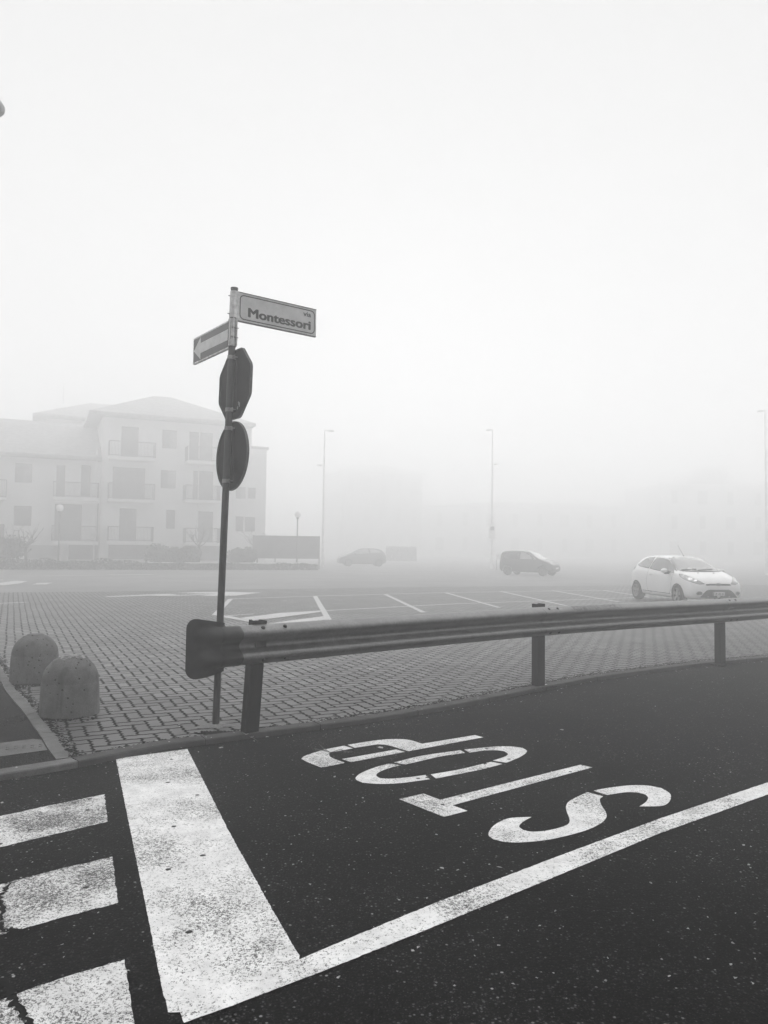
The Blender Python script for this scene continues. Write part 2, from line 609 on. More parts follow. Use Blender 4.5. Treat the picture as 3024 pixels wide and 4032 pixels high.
for iu in range(14):
    for iv in range(2):
        c = a + ex * (0.05 + iu * 0.055) - ey * (0.10 + iv * 0.055)
        if c.x < G(165, 2950).x:
            mb.lathe([(0.014, 0.0085), (0.010, 0.013), (0.0, 0.0135)], 8, Matrix.Translation((c.x, c.y, 0)))
tag(mb.obj('tactile_surface', m_slab, smooth=40), 'rows of low studs on the tactile slabs', None, None, 'structure')

# ------------------------------------------------------------------ painted markings
def curve_px(pts, ang=42, n=5):
    """smooth a traced outline but keep its sharp corners"""
    N = len(pts)
    P = [Vector((x, y)) for x, y in pts]
    sharp = []
    for i in range(N):
        a, b = (P[i] - P[i - 1]), (P[(i + 1) % N] - P[i])
        sharp.append(a.length > 0 and b.length > 0 and abs(a.angle_signed(b)) > radians(ang))
    out = []
    for i in range(N):
        p1, p2 = P[i], P[(i + 1) % N]
        p0 = P[i - 1] if not sharp[i] else p1 * 2 - p2
        p3 = P[(i + 2) % N] if not sharp[(i + 1) % N] else p2 * 2 - p1
        for k in range(n):
            t = k / n
            q = 0.5 * ((2 * p1) + (p2 - p0) * t + (2 * p0 - 5 * p1 + 4 * p2 - p3) * t * t + (3 * p1 - p0 - 3 * p2 + p3) * t ** 3)
            out.append((q.x, q.y))
    return out


def marking(name, polys, mat, label, z=PAINT, smooth=False, rag=0.0):
    mb = MB()
    for pl in polys:
        if smooth:
            g = [Vector(q).to_3d() for q in px_poly(pl, z)]
            g = [Vector((x, y, 0)) for x, y in curve_px([(q.x * 1000, q.y * 1000) for q in g])]
            g = [q / 1000 for q in g]
        else:
            g = [Vector((q[0], q[1], 0)) for q in px_poly(pl, z)]
            if rag:
                r = []
                for i in range(len(g)):
                    a, b = g[i], g[(i + 1) % len(g)]
                    k = max(1, int((b - a).length / 0.018))
                    for q in range(k):
                        r.append(a.lerp(b, q / k) + Vector((random.gauss(0, rag), random.gauss(0, rag), 0)))
                g = r
        tri = geometry.tessellate_polygon([g])
        mb.add([(p.x, p.y, z) for p in g], [tuple(t) for t in tri])
    o = mb.obj(name, mat)
    for p in o.data.polygons:
        if p.normal.z < 0:
            p.flip()
    return tag(o, label, None, None, 'structure')


marking('stop_line_marking', [[(456, 2987), (738, 2949), (900, 3270), (1060, 3560), (1178, 3762), (1178, 3800), (730, 3985), (664, 3985), (640, 3900), (560, 3500)]],
        m_paint_stop, 'broad worn white stop line across the lane', rag=0.0009)
marking('lane_line_marking', [[(697, 3955), (1175, 3779), (1300, 3725), (1700, 3560), (2200, 3370), (2600, 3222), (3024, 3080), (3400, 2955), (3400, 3000), (3024, 3128), (2600, 3280), (2200, 3446), (1700, 3652), (1300, 3812), (900, 3965), (724, 4027)]],
        m_paint, 'long white line along the edge of the lane', z=PAINT + 0.002, rag=0.0009)
C6 = lambda pts: [(x * 0.7836, 2900 + y * 0.7836) for x, y in pts]
marking('crossing_marking', [C6([(-900, 620), (-300, 472), (0, 400), (270, 342), (525, 290), (541, 428), (270, 492), (0, 556), (-300, 635), (-900, 800)])], m_paint_zebra,
        'worn white crossing stripe nearest to the kerb', rag=0.0018)
marking('crossing_marking', [C6([(-500, 876), (-60, 760), (60, 728), (300, 665), (565, 604), (592, 836), (300, 912), (110, 968), (70, 960), (30, 990), (-60, 1010), (-500, 1140)])], m_paint_zebra,
        'worn white crossing stripe with a crack through its end', rag=0.0018)
marking('crossing_marking', [C6([(84, 1292), (350, 1200), (625, 1120), (680, 1460), (700, 1600), (200, 1760), (120, 1440), (100, 1400), (130, 1370), (80, 1330)])], m_paint_zebra,
        'worn white crossing stripe closest to the lane line', rag=0.0018)
marking('crossing_marking', [C6([(-700, 1550), (-40, 1335), (66, 1306), (84, 1366), (140, 1450), (165, 1800), (-700, 2000)])], m_paint_zebra,
        'broken left end of the third crossing stripe, split off by a crack', rag=0.0018)
# STOP
K1 = lambda pts: [(1150 + x * 0.6028, 2850 + y * 0.6028) for x, y in pts]
K2 = lambda pts: [(1550 + x * 0.6932, 2950 + y * 0.6932) for x, y in pts]
marking('letter_p_marking', [
    K1([(60, 228), (82, 210), (150, 186), (230, 164), (340, 143), (398, 160), (320, 174), (258, 186), (243, 199), (250, 215), (285, 232), (350, 255), (190, 285), (105, 252)]),
    K1([(362, 137), (560, 106), (690, 99), (770, 106), (850, 130), (1195, 73), (1250, 88), (760, 179), (632, 141), (560, 133), (410, 157)]),
    K1([(325, 230), (680, 167), (738, 183), (385, 250)])], m_paint, 'white stencilled letter P of STOP on the road', smooth=True)
marking('letter_o_marking', [
    K1([(635, 260), (712, 270), (640, 288), (575, 312), (550, 336), (575, 355), (640, 358), (750, 350), (870, 334), (900, 362), (700, 388), (560, 392), (460, 384), (416, 362), (430, 335), (480, 308), (560, 278)]),
    K1([(665, 252), (850, 208), (1100, 172), (1130, 190), (980, 211), (860, 238), (740, 266)]),
    K1([(1125, 168), (1300, 150), (1420, 147), (1505, 157), (1535, 180), (1490, 216), (1400, 254), (1310, 240), (1385, 216), (1410, 197), (1385, 179), (1325, 172), (1250, 175), (1160, 188)]),
    K1([(905, 330), (1100, 296), (1300, 248), (1375, 262), (1230, 299), (940, 357)])], m_paint, 'white stencilled letter O of STOP on the road', smooth=True)
marking('letter_t_marking', [K2([(30, 283), (170, 252), (265, 287), (1060, 88), (1130, 103), (335, 318), (420, 350), (285, 384)])], m_paint,
        'white letter T of STOP on the road')
marking('letter_s_marking', [
    K2([(785, 384), (735, 412), (713, 438), (735, 458), (790, 468), (880, 460), (975, 434), (1000, 405), (982, 350), (980, 320), (1005, 290), (1100, 243), (1190, 268), (1171, 285), (1180, 318), (1205, 358), (1207, 390), (1170, 425), (1080, 465), (900, 510), (740, 528), (640, 527), (565, 511), (538, 482), (570, 432), (640, 396), (700, 387)]),
    K2([(1135, 236), (1200, 222), (1340, 205), (1440, 206), (1520, 220), (1570, 252), (1572, 286), (1550, 312), (1510, 323), (1395, 325), (1432, 300), (1445, 275), (1430, 257), (1390, 246), (1320, 244), (1215, 260)])],
    m_paint, 'white stencilled letter S of STOP beside the lane line', smooth=True)

# car park lines
def line_px(a, b, w, z=0.004):
    A, B = G(a[0], a[1], z), G(b[0], b[1], z)
    t = (B - A).normalized()
    n = Vector((-t.y, t.x, 0)) * w / 2
    return [A - n, B - n, B + n, A + n]


mb = MB()
K3 = lambda x, y: (800 + x * 0.6028, 2300 + y * 0.6028)
for a, b, w in [((908, 2358), (1240, 2347), .12), ((1240, 2347), (1760, 2333), .12), ((1760, 2333), (2600, 2321), .12),
                ((1282, 2404), (1800, 2377), .11), ((1800, 2377), (2500, 2353), .11), ((884, 2425), (1000, 2417), .10)]:
    q = line_px(a, b, w)
    mb.add(q, [(0, 1, 2, 3)])
tag(mb.obj('bay_line_marking', m_paint_lot), 'long pale lines along the parking bays', None, None, 'structure')
mb = MB()
for a, b in [((1240, 2347), (1294, 2440)), ((1517, 2340), (1668, 2411)), ((1756, 2334), (1965, 2392)), ((1971, 2328), (2300, 2400)), ((2176, 2325), (2440, 2370)), ((2372, 2324), (2560, 2352)), ((908, 2358), (845, 2422))]:
    q = line_px(a, b, 0.13, 0.008)
    mb.add(q, [(0, 1, 2, 3)])
tag(mb.obj('bay_divider_marking', m_paint_lot), 'pale slanting lines dividing the parking bays', None, None, 'structure')
KK = lambda pts: [K3(x, y) for x, y in pts]
marking('hatched_marking', [KK([(230, 222), (500, 188), (770, 172), (765, 182), (520, 215), (310, 238)]), KK([(430, 256), (790, 208), (800, 232), (440, 270)]),
                            KK([(60, 200), (140, 203), (240, 220), (310, 238), (440, 262), (425, 272), (300, 246), (140, 217)])], m_paint_lot,
        'white hatched strokes on the paving behind the guardrail', z=0.012)
C5 = lambda pts: [(x * 0.663, 2230 + y * 0.663) for x, y in pts]
marking('hatched_marking', [C5([(-40, 104), (90, 85), (165, 88), (110, 102), (20, 112)]), C5([(190, 108), (225, 98), (315, 96), (275, 107)]), C5([(-90, 84), (20, 79), (15, 82), (-90, 90)])], m_paint_lot,
        'white crossing marks far across the car park', z=0.006)
marking('arrow_marking', [C5([(625, 178), (870, 167), (1000, 163), (1060, 169), (1200, 166), (1290, 163), (1040, 158), (1160, 153), (1340, 151), (1440, 153), (1555, 156), (1480, 164), (1400, 174), (1180, 176), (1250, 169), (1000, 175), (880, 174), (640, 182)])],
        m_paint_lot, 'long white painted arrow lying across the car park', z=0.006)
mb = MB()
for a, b, w in [((430, 2263.5), (600, 2261.5), .5), ((179, 2268), (430, 2264), .18), ((-60, 2378), (103, 2371), .13)]:
    mb.add(line_px(a, b, w, 0.006), [(0, 1, 2, 3)])
tag(mb.obj('far_line_marking', m_paint_lot), 'thin white lines far across the car park', None, None, 'structure')

# crack running through the crossing
mb = MB()
cp = [C6([q])[0] for q in [(-5, 690), (25, 720), (45, 745), (20, 775), (0, 810), (15, 870), (-5, 930), (20, 975), (65, 965), (70, 1000)]]
cp2 = [C6([q])[0] for q in [(-20, 1180), (20, 1240), (50, 1280), (70, 1340), (115, 1390), (150, 1450), (165, 1500)]]
for line, w in ((cp, 0.012), (cp2, 0.016)):
    pts = [G(x, y, PAINT + 0.002) for x, y in line]
    pts = smooth_line(pts, 7)
    L, R = [], []
    for i, p in enumerate(pts):
        t = (pts[min(i + 1, len(pts) - 1)] - pts[max(i - 1, 0)]).normalized()
        n = Vector((-t.y, t.x, 0))
        j = n * random.gauss(0, 0.006)
        ww = w * random.uniform(0.35, 1.2)
        L.append(p + n * ww + j)
        R.append(p - n * ww + j)
    N = len(L)
    mb.add(L + R, [(i, i + 1, N + i + 1, N + i) for i in range(N - 1)])
tag(mb.obj('crack_road_surface', m_soil), 'dark jagged crack in the road surface', None, None, 'structure')

# ------------------------------------------------------------------ bollards
b1 = G(274, 2832)
b1 = Vector((AT(275, 2760, b1.y + 0.235).x, b1.y + 0.235, 0))
b2 = G(136, 2696)
b2 = Vector((AT(136, 2640, b2.y + 0.235).x, b2.y + 0.235, 0))
prof = [(0.0, -0.02), (0.262, -0.02), (0.266, 0.0), (0.268, 0.02), (0.266, 0.10), (0.262, 0.20), (0.257, 0.278), (0.2545, 0.283), (0.2535, 0.288)]
R0, Z0 = 0.2535, 0.288
for k in range(1, 15):
    a = pi / 2 * k / 18
    prof.append((R0 * cos(a) ** 0.92, Z0 + 0.2262 * sin(a)))
prof += [(0.088, 0.5085), (0.080, 0.511), (0.05, 0.512), (0.0, 0.5125)]
bo = thing('bollard', b1, 'squat round topped concrete bollard with white stain on its top', 'bollard', 'concrete bollards beside the footway')
prof = [(r_ * 0.935, z_) for r_, z_ in prof]
body = MB().lathe(prof, 56).obj('body', m_conc, bo, smooth=50, world=False)
bo2 = dup(bo, b2, 'squat round topped concrete bollard standing behind the white stained one', 1.9)
mb = MB()
N = 40
vs = [(0, 0, 0.5165)]
ring_r = [0.045, 0.075, 0.10]
for ri, rr in enumerate(ring_r):
    for k in range(N):
        a = 2 * pi * k / N
        q = rr * (1 + 0.14 * sin(3 * a + 1) + 0.10 * sin(5 * a + 2 + ri) + 0.05 * random.uniform(-1, 1))
        if cos(a - 0.3) > 0:
            q *= 1.12
        # height of the dome at that radius
        z = 0.5145
        for (r1, z1), (r2, z2) in zip(prof[9:], prof[10:]):
            if r2 <= q <= r1:
                z = z2 + (z1 - z2) * (q - r2) / max(r1 - r2, 1e-6)
        vs.append((q * cos(a), q * sin(a), z + 0.003))
fs = [(0, 1 + k, 1 + (k + 1) % N) for k in range(N)]
for ri in range(2):
    for k in range(N):
        fs.append((1 + ri * N + k, 1 + (ri + 1) * N + k, 1 + (ri + 1) * N + (k + 1) % N, 1 + ri * N + (k + 1) % N))
t = NT('patchy_bird_lime')
pz = t.noise(t.objpos(), 16.0, 6.0, 0.7)
m_lime = t.out(t.mix(t.step(pz, 0.40, 0.62), 0.15, 0.36), 0.85, 0.1)
mb.add(vs, fs).obj('stain', m_lime, bo, smooth=0, world=False)

# ------------------------------------------------------------------ guardrail
P = [G(985, 2886), G(2122, 2702), G(2838, 2612)]
dirn = (P[2] - P[1]).normalized()
P.append(P[2] + dirn * 3.7)
P.append(P[3] + (dirn + Vector((0.18, -0.12, 0))).normalized() * 3.7)
d01 = (P[1] - P[0]).normalized()
RZ = 0.717


def rail_axis():
    pts = [P[0] - d01 * 0.62] + [P[0] - d01 * 0.3] + P
    pts = smooth_line(pts, 16)
    return offset_line(pts, -0.075)      # on the road side of the posts


axis = rail_axis()
acc = [0.0]
for i in range(1, len(axis)):
    acc.append(acc[-1] + (axis[i] - axis[i - 1]).length)


def on_axis(s):
    s = max(0.0, min(s, acc[-1] - 1e-4))
    for i in range(1, len(acc)):
        if acc[i] >= s:
            f = (s - acc[i - 1]) / (acc[i] - acc[i - 1])
            p = axis[i - 1].lerp(axis[i], f)
            t = (axis[min(i + 1, len(axis) - 1)] - axis[max(i - 2, 0)]).normalized()
            return p, t, Vector((t.y, -t.x, 0))


WP = [(0.158, -0.004), (0.152, 0.012), (0.142, 0.030), (0.128, 0.052), (0.114, 0.071), (0.100, 0.080), (0.086, 0.082), (0.072, 0.076), (0.058, 0.062), (0.044, 0.042), (0.030, 0.022), (0.018, 0.009), (0.006, 0.004),
      (-0.006, 0.004), (-0.018, 0.009), (-0.030, 0.022), (-0.044, 0.042), (-0.058, 0.062), (-0.072, 0.076), (-0.086, 0.082), (-0.100, 0.080), (-0.114, 0.071), (-0.128, 0.052), (-0.142, 0.030), (-0.152, 0.012), (-0.158, -0.004)]


def sweep(s_list, prof_fn, th=0.004):
    vs, fs = [], []
    for s in s_list:
        p, t, n = on_axis(s)
        pr = prof_fn(s)
        for z, o in pr:
            vs.append(p + n * o + Vector((0, 0, RZ + z)))
    n = len(pr)
    front = len(vs)
    back = []
    for q, s in enumerate(s_list):
        p, t, nn = on_axis(s)
        for e in range(n):
            back.append(vs[q * n + e] - nn * th)
    vs += back
    m = len(s_list)
    for q in range(m - 1):
        for e in range(n - 1):
            a = q * n + e
            fs.append((a, a + 1, a + n + 1, a + n))
            fs.append((front + a, front + a + n, front + a + n + 1, front + a + 1))
    for q in range(m - 1):
        for e in (0, n - 1):
            a = q * n + e
            fs.append((a, a + n, front + a + n, front + a))
    for q in (0, m - 1):
        for e in range(n - 1):
            a = q * n + e
            fs.append((a, a + 1, front + a + 1, front + a))
    return vs, fs


gr = thing('guardrail', (P[1].x, P[1].y, 0), 'dark weathered steel guardrail with flared end along the kerb', 'guardrail')
S0 = 0.60
sl = [S0 + k * 0.06 for k in range(int((acc[-1] - S0) / 0.06))]
v, f = sweep(sl, lambda s: WP)
rail = MB().add(v, f).obj('rail', m_rail, gr, smooth=45)
# flared end plate
T1 = 0.90


def term_prof(s):
    k = min(1.0, s / 0.52)
    k2 = k * k * (3 - 2 * k)
    flat = 1 - k2
    hh_t = 0.158 + (0.245 - 0.158) * (1 - min(1, s / 0.50))
    b = min(1.0, max(0.0, (s - 0.12) / 0.42))
    b = b * b * (3 - 2 * b)
    hh_b = 0.158 + (0.222 - 0.158) * (1 - b)
    r = 0.085
    if s < r:
        c = r - sqrt(max(0.0, r * r - (r - s) ** 2))
        hh_t -= c
        hh_b -= c
    out = []
    amp = max(0.0, min(1.0, (s - 0.035) / 0.30))
    amp = amp * amp * (3 - 2 * amp)
    for z, o in WP:
        zz = z / 0.158 * (hh_t if z > 0 else hh_b)
        # the humps keep their own height while the plate grows wider
        g = abs(zz) if abs(zz) < 0.158 else 0.158
        oo = 0.0
        for (z1, o1), (z2, o2) in zip(WP[:13], WP[1:13]):
            if z2 <= g <= z1:
                oo = o2 + (o1 - o2) * (g - z2) / (z1 - z2)
        else:
            if g < 0.006:
                oo = 0.004
        base = 0.03 * (1 - amp) - 0.05 * (1 - k) * 0
        out.append((zz, base + oo * amp + 0.0065))
    return out


ss = [0.0, 0.004, 0.012, 0.025, 0.042, 0.062, 0.085] + [0.085 + k * 0.028 for k in range(1, 30) if 0.085 + k * 0.028 < T1 - 0.02] + [T1]
v, f = sweep(ss, term_prof)
te = MB().add(v, f).obj('end_plate', m_endplate, gr, smooth=45)
tag(te, 'flared flat end plate')
# posts
posts = []
for i, p in enumerate(P):
    t = on_axis(acc[min(range(len(acc)), key=lambda k: (axis[k] - p).length)])[1]
    n = Vector((t.y, -t.x, 0))
    mb = MB()
    Mx = Matrix((t, n, Vector((0, 0, 1)))).transposed()
    H = 0.905 if i < 2 else 0.87
    c = p - n * 0.0
    lean = Matrix.Rotation(0.055, 3, 'Y') if i == 0 else Matrix.Identity(3)
    Q = lean @ Mx
    for cx, cy, sx, sy in ((0, 0.032, 0.118, 0.006), (-0.056, -0.010, 0.006, 0.078), (0.056, -0.010, 0.006, 0.078), (-0.045, -0.051, 0.028, 0.006), (0.045, -0.051, 0.028, 0.006)):
        mb.bbox(Vector(p) + Q @ Vector((cx, cy, H / 2 - 0.03)), (sx, sy, H + 0.06), 0.0015, Q)
    mb.obj('post', m_post, gr)
    # spacer between post and rail
    MB().bbox(Vector(p) + Q @ Vector((0, 0.052, RZ)), (0.10, 0.034, 0.20), 0.003, Q).obj('spacer', m_post, gr)
# bolt heads on the top slope
def bolt_at(s, prof_i, off=0.0, r=0.017):
    p, t, n = on_axis(s)
    z, o = WP[prof_i]
    z2, o2 = WP[prof_i + 1]
    pos = p + n * ((o + o2) / 2 + off) + Vector((0, 0, RZ + (z + z2) / 2))
    nr = (n * (z - z2) + Vector((0, 0, 1)) * (o2 - o)).normalized()
    Mb = Matrix.Translation(pos) @ nr.to_track_quat('Z', 'Y').to_matrix().to_4x4()
    return MB().lathe([(r, -0.002), (r, 0.004), (r * 0.75, 0.009), (r * 0.3, 0.011), (0, 0.0112)], 14, Mb)


def s_of(pt):
    return acc[min(range(len(acc)), key=lambda k: (axis[k] - pt).length)]


for i, p in enumerate(P):
    s = s_of(p)
    for ds in ((0.03, 0.235) if i == 0 else (0.03, 0.17)):
        off = 0.0065 if (i == 0) else 0
        bolt_at(s + ds, 2, off).obj('bolt', m_post, gr, smooth=30)
        bolt_at(s + ds, 21, off).obj('bolt', m_post, gr, smooth=30)
# overlap plate at the joint by each post
for i, p in enumerate(P[1:4]):
    s = s_of(p)
    v, f = sweep([s - 0.06 + k * 0.044 for k in range(8)], lambda q: [(z, o + 0.005) for z, o in WP[2:-2]], 0.0035)
    MB().add(v, f).obj('joint_plate', m_rail, gr, smooth=45)


def on_rail(s, e):
    """a point on the rail's front, e in profile steps from the top edge"""
    p, t, n = on_axis(s)
    i = int(e)
    f_ = e - i
    z = WP[i][0] * (1 - f_) + WP[i + 1][0] * f_
    o = WP[i][1] * (1 - f_) + WP[i + 1][1] * f_
    nr = (n * (WP[i][0] - WP[i + 1][0]) + Vector((0, 0, 1)) * (WP[i + 1][1] - WP[i][1])).normalized()
    return p + n * o + Vector((0, 0, RZ + z)) + nr * 0.0015, nr


# scratched scrawl on the upper slope
mb = MB()
sA, sB = s_of(P[1]) + 0.42, s_of(P[1]) + 1.28
rnd = random.Random(3)
glyphs = {'A': [(0, 0, .5, 1), (.5, 1, 1, 0), (.2, .4, .8, .4)], 'N': [(0, 0, 0, 1), (0, 1, 1, 0), (1, 0, 1, 1)], 'D': [(0, 0, 0, 1), (0, 1, .8, .7), (.8, .7, .8, .3), (.8, .3, 0, 0)],
          'R': [(0, 0, 0, 1), (0, 1, .8, .8), (.8, .8, 0, .5), (0, .5, .9, 0)], 'E': [(0, 0, 0, 1), (0, 1, .8, 1), (0, .5, .6, .5), (0, 0, .8, 0)], 'W': [(0, 1, .25, 0), (.25, 0, .5, .8), (.5, .8, .75, 0), (.75, 0, 1, 1)],
          'Z': [(0, 1, 1, 1), (1, 1, 0, 0), (0, 0, 1, 0)], 'I': [(0.5, 0, .5, 1)]}
word = 'ANDWINEREX'
word = [rnd.choice(list(glyphs)) for _ in range(11)]
for gi, ch in enumerate(word):
    s0 = sA + (sB - sA) * gi / len(word)
    ww = (sB - sA) / len(word) * 0.78
    for (x0, y0, x1, y1) in glyphs[ch]:
        a, na = on_rail(s0 + ww * x0, 4.6 - 3.4 * y0)
        steps = 4
        prev = a
        for k in range(1, steps + 1):
            q = k / steps
            b, nb = on_rail(s0 + ww * (x0 + (x1 - x0) * q), 4.6 - 3.4 * (y0 + (y1 - y0) * q))
            d = (b - prev)
            if d.length > 1e-5:
                side = d.normalized().cross(nb) * 0.0045
                mb.add([prev - side, prev + side, b + side, b - side], [(0, 1, 2, 3)])
            prev = b
mb.obj('lettering', m_ink, gr)
# torn sticker in the valley near the third post
mb = MB()
s3 = s_of(P[2]) + 0.10
for k in range(11):
    ss_, ee = s3 + rnd.uniform(-0.06, 0.09), rnd.uniform(8.5, 11.5)
    pts = []
    for q in range(5):
        a = 2 * pi * q / 5
        pp, nn = on_rail(ss_ + 0.022 * cos(a) * rnd.uniform(.4, 1.2), ee + 0.8 * sin(a) * rnd.uniform(.4, 1.2))
        pts.append(pp + nn * 0.002)
    mb.add(pts, [(0, 1, 2, 3, 4)])
mb.obj('torn_sticker', m_leaf_pale, gr)

# ------------------------------------------------------------------ sign post
PB = G(849, 2858)
PY = PB.y
PT = AT(923, 1138, PY)
ax = (PT - PB)


def pole_at(z):
    return PB + ax * (z / PT.z)


sp = thing('sign_post', (PB.x, PB.y, 0), 'leaning grey steel post carrying a street name plate, arrow plate and two sign backs', 'sign post')
POLE_R = 0.0295
mb = MB()
mb.tube([pole_at(-0.05)] + [pole_at(PT.z * k / 12) for k in range(1, 13)], POLE_R, 24)
mb.tube([pole_at(PT.z - 0.004), pole_at(PT.z + 0.010)], [POLE_R + 0.003, POLE_R + 0.002], 24)
mb.obj('pole', m_pole, sp, smooth=40)
# mortar round the foot
vs = [(PB.x, PB.y, 0.02)]
for k in range(26):
    a = 2 * pi * k / 26
    q = 0.105 * (1 + 0.25 * sin(2 * a) + 0.2 * sin(5 * a + 1) + 0.12 * rnd.uniform(-1, 1))
    vs.append((PB.x + 1.3 * q * cos(a), PB.y - 0.02 + 0.8 * q * sin(a), 0.003))
mid = [(PB.x + (x - PB.x) * 0.6, PB.y + (y - PB.y) * 0.6, 0.014 + rnd.uniform(0, 0.008)) for x, y, z in vs[1:]]
vs += mid
N = 26
fs = [(0, 27 + k, 27 + (k + 1) % N) for k in range(N)] + [(27 + k, 1 + k, 1 + (k + 1) % N, 27 + (k + 1) % N) for k in range(N)]
MB().add(vs, fs).obj('footing', m_mortar, sp, smooth=60)


def z_on_pole(py):
    """height of the pole point seen at image row py"""
    lo, hi = 0.0, 4.5
    for _ in range(40):
        m = (lo + hi) / 2
        q = RM.transposed() @ (pole_at(m) - EYE)
        yy = CY - F_PX * q.y / -q.z
        if yy > py:
            lo = m
        else:
            hi = m
    return (lo + hi) / 2


UP = ax.normalized()
# --- street name plate
e1 = Vector((0.80, 0.60, 0))
nrm = Vector((0.60, -0.80, 0))
zc = z_on_pole(1204)
PL, PH, PTH = 0.785, 0.245, 0.022
org = pole_at(zc) + e1 * 0.036 - Vector((0, 0, PH / 2)) - nrm * PTH / 2


def rrect(w, h, r, x0=0, y0=0, n=7):
    out = []
    for cx, cy, a0 in ((w - r, r, -pi / 2), (w - r, h - r, 0), (r, h - r, pi / 2), (r, r, pi)):
        for k in range(n + 1):
            a = a0 + pi / 2 * k / n
            out.append((x0 + cx + r * cos(a), y0 + cy + r * sin(a)))
    return out


EZ = Vector((0, 0, 1))
pl = MB().prism(rrect(PL, PH, 0.006), e1, EZ, org, PTH, nrm).obj('name_plate', m_face, sp)
tag(pl, 'white street name plate reading Montessori via')
ringo, ringi = rrect(PL - 0.028, PH - 0.028, 0.042, 0.014, 0.014), rrect(PL - 0.046, PH - 0.046, 0.034, 0.023, 0.023)
n = len(ringo)
q = org + nrm * (PTH + 0.0012)
MB().add([q + e1 * a + EZ * b for a, b in ringo + ringi], [(i, (i + 1) % n, (i + 1) % n + n, i + n) for i in range(n)]).obj('border_line', m_ink, pl)
mb = MB()
mb.text('Montessori', 0.112, e1, EZ, org + e1 * 0.098 + EZ * 0.05, PTH + 0.0014, nrm, 0.622, 0.0, fat=((-0.003, 0), (0.003, 0), (0.006, 0), (0, 0.003), (0.003, 0.003), (0.003, -0.003), (0.006, 0.003), (0.006, -0.003), (0.008, 0), (-0.004, 0.002)))
mb.obj('lettering', m_ink, pl)
mb = MB()
mb.text('via', 0.064, e1, EZ, org + e1 * 0.648 + EZ * 0.166, PTH + 0.0014, nrm, 0.078, 0.0, fat=((-0.0016, 0), (0.0016, 0), (0, 0.0016), (0.0016, 0.0016), (0.003, 0)))
mb.obj('lettering', m_ink, pl)
# raised profile edges top and bottom of plate
mb = MB()
mb.prism([(0, 0), (PL, 0), (PL, 0.006), (0, 0.006)], e1, EZ, org - EZ * 0.0065, PTH + 0.004, nrm)
mb.prism([(0, 0), (PL, 0), (PL, 0.006), (0, 0.006)], e1, EZ, org + EZ * (PH + 0.0005), PTH + 0.004, nrm)
mb.obj('plate_edge', m_rim, pl)
# --- sleeves
def sleeve(z0, z1, r, name, flange, mat):
    mb = MB()
    mb.tube([pole_at(z0), pole_at((z0 + z1) / 2), pole_at(z1)], r, 20)
    fd, a, b = flange
    c = pole_at((z0 + z1) / 2)
    nn = Vector((fd.y, -fd.x, 0))
    for sgn in (-1, 1):
        mb.prism([(a, -(z1 - z0) / 2), (b, -(z1 - z0) / 2), (b, (z1 - z0) / 2), (a, (z1 - z0) / 2)], fd, EZ, c + nn * 0.0135 * sgn, 0.004 * sgn, nn)
    return mb.obj(name, mat, sp, smooth=35)


z0, z1 = z_on_pole(1252), z_on_pole(1148)
sleeve(z0, z1, 0.0345, 'sleeve', (e1, 0.02, 0.047), m_sleeve)
a1 = Vector((-0.60, 0.80, 0))
an = Vector((-0.80, -0.60, 0))
y0, y1 = z_on_pole(1364), z_on_pole(1257)
sleeve(y0, y1, 0.0365, 'sleeve', (-a1, 0.02, 0.058), m_sleeve)
mb = MB()
for k in range(10):
    a = 2 * pi * k / 10
    d = Vector((cos(a), sin(a), 0)) * 0.0372
    mb.tube([pole_at(y0 + 0.001) + d, pole_at(y1 - 0.001) + d], 0.003, 6)
mb.obj('sleeve_ribs', m_clamp, sp, smooth=35)
for zz in (y0 + 0.07, y1 - 0.085):
    c = pole_at(zz) - a1 * 0.048
    MB().tube([c - an * 0.03, c + an * 0.03], 0.006, 8).obj('bolt', m_clamp, sp, smooth=35)
for zz in (z0 + 0.03, z1 - 0.045):
    c = pole_at(zz)
    MB().tube([c - e1 * 0.034, c - e1 * 0.052], 0.005, 8).obj('bolt', m_clamp, sp, smooth=35)
# --- arrow plate
AL, AH = 0.775, 0.245
zc2 = (y0 + y1) / 2 - 0.004
ao = pole_at(zc2) + a1 * 0.036 - EZ * AH / 2 - an * 0.0125
# seen from the front the plate runs to the left: a1 points to the viewer's left
ap = MB().prism(rrect(AL, AH, 0.006), a1, EZ, ao, 0.025, an).obj('arrow_plate', m_sleeve, sp)
tag(ap, 'one way plate with a white arrow pointing left')
fp = rrect(AL - 0.028, AH - 0.028, 0.012, 0.014, 0.014)
MB().prism(fp, a1, EZ, ao + an * 0.0252, 0.0008, an).obj('field', m_field, ap)
arrow = [(0.014, 0.075), (0.60, 0.075), (0.60, 0.018), (0.757, 0.1225), (0.60, 0.227), (0.60, 0.170), (0.014, 0.170)]
MB().prism(arrow, a1, EZ, ao + an * 0.0266, 0.0008, an).obj('arrow', m_facearrow, ap)

# --- sign backs
sd = Vector((0.80, 0.60, 0))           # the way both signs face, away from the viewer
sx = Vector((-0.60, 0.80, 0))          # sideways in the sign plane


